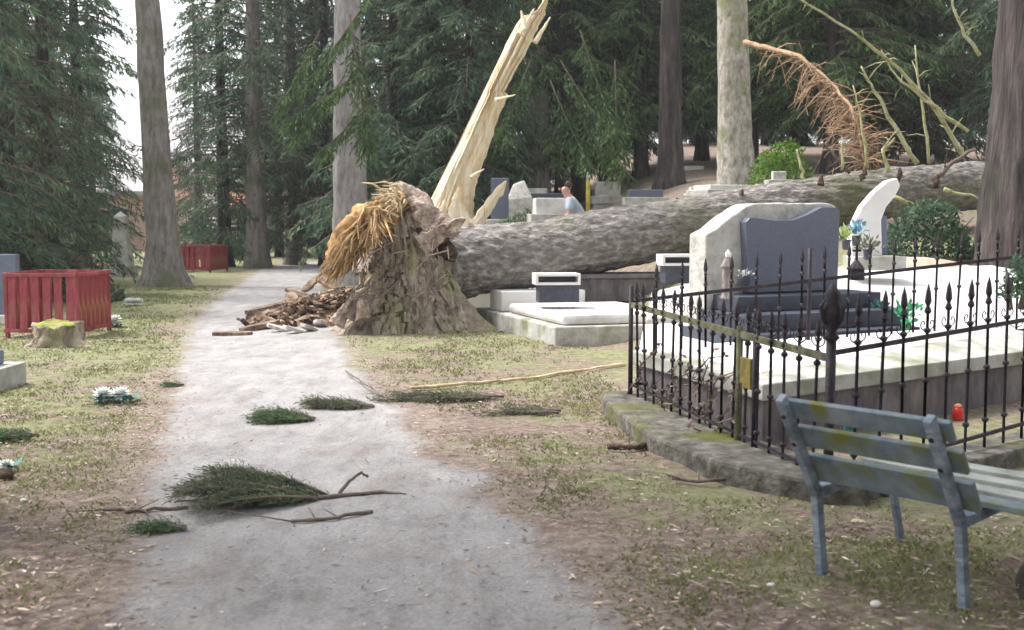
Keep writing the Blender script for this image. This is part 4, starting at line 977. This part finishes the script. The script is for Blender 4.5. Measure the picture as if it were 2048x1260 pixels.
# ---------------------------------------------------------------- wrought iron fence
FE = empty('iron_fence', Bp); tag(FE, 'rusty wrought iron grave fence with spear tips round the grave terrace', 'fence')
def spear_mesh(h, tip, mk, knots, rb=.0105, scroll=None, step=.2):
    m = MB()
    if scroll:
        for s_ in (-1, 1):
            pts = [Vector((0, 0, scroll - .05))]
            for k in range(9):
                an = -1.6 + k / 8 * 5.0; rr = .034 * (1 - k / 12); pts.append(Vector((s_ * (.045 + rr * math.cos(an)), 0, scroll + rr * math.sin(an))))
            m.tube(pts, .0045, 4, cap=False); m.tube([(0,0,0),(0,0,h)], rb, 6)
    m.lathe((0,0,h), [(.008,0),(.018,.015),(.010,.03),(.021,.06),(.014,tip*.7),(.001,tip)], 6)
    for z in knots: m.lathe((0,0,z - .02), [(.007,0),(.019,.01),(.022,.02),(.019,.03),(.007,.04)], 6)
    return m.mesh('picket', [M[mk]])
def run(a, b, za, zb, step, ht, tip, knots, rails, mk='iron', rmk='iron', scroll=False, zpos=None):
    a = Vector(a); b = Vector(b); L_ = (b - a).length; n = int(L_ / step); me = spear_mesh(ht, tip, mk, knots, scroll=scroll, step=step)
    d = (b - a).normalized()
    for i in range(1, n):
        t = i / n; p = a.lerp(b, t); o = bpy.data.objects.new('picket', me); C.objects.link(o); z = za + (zb - za) * t
        o.parent = FE; o.location = Vector((p.x, p.y, z)) - FE.location; o.rotation_euler = (random.Random(i).gauss(0, .012), random.Random(i+9).gauss(0, .012), math.atan2((b-a).y, (b-a).x))
    for (h, th, mm) in rails:
        m = MB(); m.bar(Vector((a.x, a.y, za + h)) - FE.location, Vector((b.x, b.y, zb + h)) - FE.location, .018, th); m.build('rail', M[mm], FE)
# left run (mossy top rail)
run(A, Bp, .10, .03, .17, .86, .14, [.18, .45, .74, .80], [(.79, .045, 'ironmoss'), (.12, .02, 'iron')], scroll=.88)
# near right run
Rext = Bp + (Rr_ - Bp) * 2.4
run(Bp, Rext, .03, .20, .235, .98, .17, [.2, .55, .86, .98], [(.82, .028, 'iron'), (.10, .024, 'iron')], scroll=.90)
# far run
Fext = A + (FR - A) * 1.5
run(A, Fext, .09, .60, .235, .97, .16, [.2, .62, .9], [(.83, .03, 'iron'), (.12, .024, 'iron')], scroll=.20)
def post(p, z0, h, r0, mk, head=True):
    m = MB(); p = Vector((p.x, p.y, z0)) - FE.location
    m.tube([p, p + Vector((0,0,h))], r0, 10)
    if head: m.lathe(p + Vector((0,0,h)), [(r0,0),(r0*1.7,.02),(r0*.9,.05),(r0*1.9,.10),(r0*2.6,.17),(r0*1.5,.22),(r0*1.9,.26),(r0*.2,.33)], 10)
    o = m.build('post', M[mk], FE, smooth=True)
    if head:
        m = MB()
        for k in range(4):
            an = k * math.pi / 2 + .5; d = Vector((math.cos(an), math.sin(an), 0)); c = p + Vector((0,0,h + .08)); m.tube([c + d * .02, c + d * .07 + Vector((0,0,.05)), c + d * .085 + Vector((0,0,.12)), c + d * .05 + Vector((0,0,.16))], [.012,.014,.012,.004], 5)
        q = m.build('leaf_ornament', M['iron']); q.parent = o
post(A, .05, 1.0, .020, 'iron', False)
post(Bp, 0, .92, .028, 'iron')
post(A.lerp(FR, .42), .15, 1.2, .018, 'iron', False)
G1p = A.lerp(Bp, .64); G2p = A.lerp(Bp, .71)
post(G1p, .05, .85, .022, 'ironmoss', False); post(G2p, .05, .8, .016, 'iron', False)
m = MB(); pc = G1p.lerp(G2p, .5) - FE.location; m.box((pc.x, pc.y, .60), (.03, .15, .20), Matrix.Rotation(.26, 3, 'Z')); m.build('lock_plate', M['yellowed'], FE, bevel=.005)
# dead climbing stems tangled in the left run
m = MB(); r = random.Random(77)
for i in range(16):
    t = r.random() * .6; p = A.lerp(Bp, t) + Vector((r.uniform(-.05, .05), 0, .1)); pts = [p]
    for k in range(6): p = p + Vector((r.gauss(.03, .06), r.gauss(-.05, .08), r.uniform(.02, .12))); pts.append(p)
    m.tube(pts, [.006] * 6 + [.003], 4, cap=False)
    for q in pts[2:]:
        for _ in range(3): m.diamond(q, Vector((r.gauss(0,1), r.gauss(0,1), r.gauss(0,1))), .045, .03, Vector((r.gauss(0,1), r.gauss(0,1), 1)))
tag(m.build('climbing_vine', M['hollow' if 0 else 'twig']), 'dry brown climbing stems tangled in the left run of the fence', 'vine')

# ---------------------------------------------------------------- bench
def gz(px, py): g = gnd(px, py); return Vector((g.x, g.y, 0))
LRf = gz(1640, 1148); RRf = gz(1925, 1222)
axis_ = (RRf - LRf).normalized(); dep = Vector((-axis_.y, axis_.x, 0))
if dep.x < 0: dep = -dep
BE = empty('park_bench', (LRf + RRf) / 2); tag(BE, 'blue grey wooden bench with mossy back slats seen from behind at lower right', 'bench')
org = (LRf + RRf) / 2; W = (RRf - LRf).length
def bl(s, t, z): return axis_ * (s - W/2) + dep * t + Vector((0, 0, z))      # s along the bench, t forward of the rear feet, z up (parent space)
print('bench W', W, 'axis', axis_[:])
# back post: foot, knee at seat, top leaning back
def bpt(s, k): return [bl(s, .02, -.02), bl(s, -.05, .41), bl(s, -.34, .85)][k]
for s in (0, W):
    m = MB(); m.bar(bpt(s, 0), bpt(s, 1), .05, .035, up=axis_[:]); m.build('rear_leg', M['bench'], BE, bevel=.004)
    m = MB(); m.bar(bpt(s, 1) + Vector((0,0,-.02)), bpt(s, 2), .05, .035, up=axis_[:]); m.build('back_post', M['bench'], BE, bevel=.004)
    m = MB(); m.bar(bl(s, -.03, .395), bl(s, .66, .415), .05, .045, up=(0,0,1)); m.build('seat_support', M['bench'], BE, bevel=.004)
    m = MB(); m.bar(bl(s, .60, .38), bl(s, .74, -.02), .04, .028, up=axis_[:]); m.build('front_leg', M['bench'], BE, bevel=.004)
bd = (bpt(0, 2) - bpt(0, 1)).normalized(); bn = axis_.cross(bd)
if bn.dot(dep) < 0: bn = -bn
def slat(z, hgt, s0, s1, mk, k=0):
    c0_ = bpt(0, 1) + bd * z + bn * .035; a = c0_ + axis_ * s0; b = c0_ + axis_ * s1
    m = MB(); X_ = axis_; m.box((a + b) / 2, ((b - a).length, .024, hgt), Matrix((axis_, bn, bd)).transposed()); m.build('back_slat', M[mk], BE, bevel=.004)
slat(.44, .10, -.02, W + .06, 'benchmoss'); slat(.285, .115, -.0, W + .075, 'benchmoss'); slat(.10, .155, -.0, W + .08, 'benchmoss')
for z in (.44, .285, .10):
    for s_ in (0, W):
        c0_ = bpt(0, 1) + bd * z + axis_ * s_; m = MB(); m.tube([c0_ - bn * .022, c0_ - bn * .032], .011, 8); m.build('bolt', M['iron'], BE)
for t, mk in ((.13, 'benchmoss'), (.29, 'benchseat'), (.46, 'benchseat'), (.63, 'benchseat')):  # front seat planks paler than the back slats
    m = MB(); a = bl(-.05, t, .445 + .02 * t); b = bl(W + .4, t, .445 + .02 * t); m.box((a + b) / 2, ((b - a).length, .105, .028), Matrix((axis_, dep, Vector((0,0,1)))).transposed()); m.build('seat_slat', M[mk], BE, bevel=.004)

# ---------------------------------------------------------------- fallen branches on the path
def fallen_bough(px, py, sx, sy, hz, n, mk, label, seed, name='fallen_branch', stems=8, stick=None, leaf=1.0, ydir=0.0, mk2=None):
    g = gnd(px, py); r = random.Random(seed); e = empty(name, g); tag(e, label, 'branch', 'fallen spruce branches around the path')
    m = MB(); st = []
    for i in range(stems):
        a = Vector((sx * r.uniform(.3, 1), sy * r.uniform(-.4, .4), .03)); b = Vector((-sx * (r.uniform(.4, 1.0) if r.random() < .75 else r.uniform(1.0, 1.4)), sy * r.uniform(-1, 1) * (1 if r.random() < .7 else 1.7), r.uniform(.02, hz)))
        mid = a.lerp(b, .5) + Vector((0, 0, hz * r.uniform(.3, 1))); pts = [a * (1-t)**2 + mid * 2*t*(1-t) + b * t*t for t in [k / 7 for k in range(8)]]; st.append(pts)
        m.tube(pts, [.012 * (1 - .8 * k / 7) for k in range(8)], 5)
    if stick:
        for pp, r0 in stick:
            pts = [Vector(q) for q in pp]; fine = []
            for i in range(len(pts) - 1):
                for k in range(3): fine.append(pts[i].lerp(pts[i+1], k / 3) + Vector((r.gauss(0, .006), r.gauss(0, .006), 0)))
            fine.append(pts[-1]); m.tube(fine, [r0 * (1 - .4 * i / len(fine)) for i in range(len(fine))], 7, wob=.3)
    m.build('stem', M['twig'], e, smooth=True)
    m = MB()
    for i in range(n):
        pts = st[r.randrange(stems)]; t = r.uniform(0, 6.99); k = int(t); c = pts[k].lerp(pts[k+1], t - k)
        sd2 = r.choice((-1, 1)); d = (Vector((-.8, sd2 * r.uniform(.2, 1.1), r.gauss(-.02, .2)))).normalized(); tl = r.uniform(.06, .22) * leaf
        for q in range(7):
            cc = c + d * tl * q / 7; cc.z = max(.008, cc.z)
            m.diamond(cc, d + Vector((r.gauss(0, .45), r.gauss(0, .45), r.gauss(0, .25))), r.uniform(.025, .06) * leaf, r.uniform(.004, .009) * leaf, Vector((r.gauss(0, 1), r.gauss(0, 1), r.gauss(0, 1) + .6)), m=1 if (mk2 and r.random() < .75 * (1 - (c.x / sx + 1) / 2) + .25) else 0)
    for i in range(n // 12):
        c = Vector((r.gauss(0, sx * .9), r.gauss(0, sy * 1.3), .008)); m.diamond(c, Vector((r.gauss(0,1), r.gauss(0,1), .05)), r.uniform(.02, .05), r.uniform(.003, .007), Vector((0, 0, 1)))
    m.build('needles', [M[mk], M[mk2 or mk]], e)
    return e
fallen_bough(528, 1008, .35, .26, .14, 4200, 'fresh', 'big dark green spruce branch with bare stick lying across the path', 1, stems=16, mk2='fresh_dull', leaf=.8,
    stick=[([(.3, .02, .03), (.5, .10, .03), (.65, .14, .035), (.80, .11, .025)], .014), ([(.42, .08, .03), (.46, .13, .1), (.53, .17, .14), (.57, .19, .11)], .012), ([(-.2,.0,.03),(-.42,.0,.02),(-.5,-.03,.02)], .008),([(-.28,.05,.05),(-.33,.13,.14)], .006)])
fallen_bough(575, 846, .22, .13, .05, 1500, 'fresh', 'bright green spruce tuft lying on the middle of the path', 2, stems=9, leaf=.9)
fallen_bough(690, 820, .26, .13, .06, 900, 'fresh_dull', 'dull green spring of spruce where the path meets the grass', 3, stems=8, leaf=.9)
fallen_bough(332, 1066, .12, .04, .03, 300, 'fresh', 'small narrow green sprig at the left edge of the path', 4, stems=4, leaf=.7)
fallen_bough(354, 776, .07, .05, .03, 120, 'fresh', 'tiny green tuft on the left rim of the pale path', 5, stems=3, leaf=.8)
fallen_bough(900, 800, .5, .2, .035, 700, 'fresh_dull', 'loose spruce sprays on grass right of the path below the long stick', 6, stems=9, leaf=1)
fallen_bough(1060, 830, .35, .14, .03, 300, 'fresh_dull', 'thin spruce spray in the grass left of the kerb', 7, stems=6, leaf=.9)
fallen_bough(20, 880, .22, .1, .05, 600, 'fresh', 'green sprig lying at the left edge of the grass', 8, stems=6, leaf=.8)
def stick(pp, r0, mk, label, lift=.02, seed=1, grp=None, side=0):
    P_ = [gnd(*p) + Vector((0, 0, lift)) for p in pp]; r = random.Random(seed); g = P_[0]; m = MB(); pts = []
    for i in range(len(P_) - 1):
        for k in range(5): pts.append(P_[i].lerp(P_[i+1], k / 5) - g + Vector((r.gauss(0, .01), r.gauss(0, .01), r.uniform(0, .012))))
    pts.append(P_[-1] - g); m.tube(pts, [r0 * r.uniform(.8, 1.15) for _ in pts], 7)
    for _ in range(side):
        a = pts[r.randrange(len(pts))]; m.tube([a, a + Vector((r.gauss(0, .12), r.gauss(0, .12), r.uniform(.01, .06)))], [r0 * .5, r0 * .2], 5)
    o = m.build('stick', M[mk], smooth=True); o.location = g; tag(o, label, 'stick', grp)
stick([(818,782),(930,772),(1050,762),(1160,745),(1250,732)], .016, 'fibre_pale', 'long pale peeled stick lying on grass left of the fence', side=3)
stick([(582,1052),(660,1046),(745,1030)], .010, 'twig', 'thin grey twig on the path below the big spruce branch', side=3, seed=4)
stick([(215,1028),(290,1030),(375,1022)], .010, 'twig', 'thin brown twig left of the big spruce branch', seed=5, side=4)
stick([(1215,900),(1260,902),(1300,898)], .022, 'hollow', 'short dark stick in front of the mossy kerb', seed=6)
stick([(1345,965),(1420,972),(1470,960)], .012, 'twig', 'dark forked twig on bare soil below the kerb', seed=7, side=4)
stick([(690,752),(760,800),(775,812)], .008, 'twig', 'thin bare twig poking over the right rim of the path', seed=8, side=6, lift=.05)
def stone(px, py, s, mk, label, name='stone', cat='stone', fl=.6, seed=0):
    g = gnd(px, py); m = MB(); r = random.Random(seed + px); n = 10
    for j in range(6):
        ph = math.pi * j / 5
        for k in range(n):
            a = 6.283 * k / n; q = Vector((math.sin(ph) * math.cos(a), math.sin(ph) * math.sin(a), math.cos(ph))); q = q * (s[0] * (1 + .3 * noise.noise(q * 1.7 + Vector((px, 0, 0)))))
            m.v.append((q.x, q.y * s[1] / s[0], q.z * s[2] / s[0]))
    for j in range(5):
        for k in range(n): a0 = j * n + k; a1 = j * n + (k+1) % n; m.f.append((a0, a0 + n, a1 + n, a1)); m.m.append(0)
    o = m.build(name, M[mk], smooth=True); o.location = g + Vector((0, 0, s[2] * .5)); o.rotation_euler = (0, 0, r.uniform(-.4, .4)); tag(o, label, cat)
stone(1716, 1046, (.045, .018, .014), 'fibre_pale', 'pale piece of wood on bare soil under the bench', 'wood_piece', 'wood')
stone(1752, 1212, (.025, .02, .016), 'paleslab', 'whitish stone on the soil left of the front bench foot')
stone(1542, 1172, (.022, .014, .010), 'paleslab', 'flat pale stone below the left bench leg')
stone(878, 662, (.10, .06, .05), 'hollow', 'dark clod of earth on the grass before the torn stump', 'earth_clod', 'clod')
stone(8, 960, (.07, .05, .05), 'hollow', 'dark clod of earth at the left edge beside the white bloom', 'earth_clod', 'clod')
stone(48, 1002, (.022, .016, .01), 'paleslab', 'pale stone on the grass at the lower left')
stone(128, 948, (.022, .012, .01), 'paleslab', 'thin pale chip on the grass at the left')
stone(222, 1256, (.03, .02, .012), 'paleslab', 'pale stone where the path meets the bottom edge on the left')
stone(960, 612, (.2, .14, .12), 'soil', 'beige lump of earth under the butt of the log', 'earth_clod', 'clod')
stone(785, 655, (.09, .06, .04), 'hollow', 'dark hollow clod at the foot of the torn stump', 'earth_clod', 'clod')

# ---------------------------------------------------------------- person behind the log
def person():
    p = at(1150, 440, 19.5); gx, gy = p.x, p.y; gz_ = H(gx, gy)
    head = at(1142, 386, 19.5); z0 = head.z - 1.52
    e = empty('person', (gx, gy, z0)); tag(e, 'balding man in pale blue shirt bending forward behind the fallen log', 'person')
    def skin(name, verts, edges, radii, mt, parent, root=0, sub=2):
        me = bpy.data.meshes.new(name); me.from_pydata(verts, edges, []); o = bpy.data.objects.new(name, me); C.objects.link(o); o.parent = parent
        md = o.modifiers.new('skin', 'SKIN'); md.use_smooth_shade = True
        for i, rr in enumerate(radii):
            q = me.skin_vertices[0].data[i]; q.radius = rr if isinstance(rr, tuple) else (rr, rr); q.use_root = (i == root)
        s = o.modifiers.new('sub', 'SUBSURF'); s.levels = sub; s.render_levels = sub; me.materials.append(mt); return o
    # faces -X, bent forward at the hips; x negative is forward
    V_ = [(0.08,0,.95),(0.02,0,1.15),(-.06,0,1.32),(-.10,0,1.42),(-.15,0,1.49),(-.18,0,1.56),(-.19,0,1.64),
          (.09,-.10,.86),(.04,-.11,.48),(.10,-.11,.08),(-.06,-.12,.03),(.09,.10,.86),(.02,.11,.48),(.12,.11,.08),(-.04,.12,.03),
          (-.08,-.19,1.38),(-.12,-.23,1.12),(-.34,-.20,1.0),(-.42,-.19,.97),(-.08,.19,1.38),(-.14,.23,1.12),(-.36,.18,1.02),(-.44,.17,.99)]
    E_ = [(0,1),(1,2),(2,3),(3,4),(4,5),(5,6),(0,7),(7,8),(8,9),(9,10),(0,11),(11,12),(12,13),(13,14),(2,15),(15,16),(16,17),(17,18),(2,19),(19,20),(20,21),(21,22)]
    rr = [(.12,.16),(.11,.15),(.12,.18),(.07,.09),(.055,.055),(.085,.08),(.08,.075),.095,.065,.045,.04,.095,.065,.045,.04,.065,.045,.035,.03,.065,.045,.035,.03]
    body = skin('body', V_, E_, rr, M['skin'], e)
    skin('shirt', [(.07,0,1.0),(.02,0,1.16),(-.06,0,1.32),(-.10,0,1.41),(-.08,-.19,1.38),(-.115,-.225,1.18),(-.08,.19,1.38),(-.13,.225,1.18)], [(0,1),(1,2),(2,3),(2,4),(4,5),(2,6),(6,7)], [(.135,.175),(.13,.17),(.14,.195),(.085,.10),.085,.065,.085,.065], M['shirt'], e)
    skin('trousers', [(.08,0,.98),(.09,-.10,.86),(.04,-.11,.48),(.10,-.11,.12),(.09,.10,.86),(.02,.11,.48),(.12,.11,.12)], [(0,1),(1,2),(2,3),(0,4),(4,5),(5,6)], [(.135,.17),.115,.085,.065,.115,.085,.065], M['trouser'], e)
    skin('hair', [(-.10,0,1.60),(-.12,0,1.68),(-.18,0,1.715)], [(0,1),(1,2)], [(.05,.075),(.06,.08),(.04,.05)], M['hair'], e, sub=2)
    m = MB(); m.box((-.285, 0, 1.59), (.035, .03, .045), jit=.004); m.build('nose', M['skin'], e, bevel=.01)
    for s in (-1, 1):
        m = MB(); m.box((-.17, s * .082, 1.60), (.04, .018, .06)); m.build('ear', M['skin'], e, bevel=.008)
        m = MB(); m.box((-.262, s * .03, 1.625), (.012, .02, .01)); m.build('eye', M['hair'], e, bevel=.002)
        # hand: palm, four fingers and thumb
        m = MB(); hx, hy, hz = (-.42, -.19, .97) if s < 0 else (-.44, .17, .99)
        m.box((hx - .04, hy, hz - .01), (.08, .075, .03))
        for q, Lf in enumerate((.06, .075, .07, .055)):
            y = hy - .028 + q * .019; m.tube([(hx - .075, y, hz - .01), (hx - .075 - Lf * .5, y, hz - .015), (hx - .075 - Lf * .8, y, hz - .04)], [.009, .008, .006], 6)
        m.tube([(hx - .03, hy - s * .035, hz), (hx - .06, hy - s * .055, hz - .01), (hx - .085, hy - s * .05, hz - .025)], [.011, .009, .007], 6)
        m.build('hand', M['skin'], e, smooth=True)
    return e
person()

# ---------------------------------------------------------------- faint damp air between the trees
hm = bpy.data.materials.new('haze_air'); hm.use_nodes = True; t = hm.node_tree; t.nodes.clear()
pv = t.nodes.new('ShaderNodeVolumePrincipled'); pv.inputs['Color'].default_value = (.93, .95, 1, 1); pv.inputs['Density'].default_value = .0009; pv.inputs['Anisotropy'].default_value = .2
om = t.nodes.new('ShaderNodeOutputMaterial'); t.links.new(pv.outputs[0], om.inputs['Volume'])
m = MB(); m.box((0, 320, 17), (900, 800, 40)); tag(m.build('haze', hm), 'faint pale haze in the air between the trees', 'haze', kind='stuff')
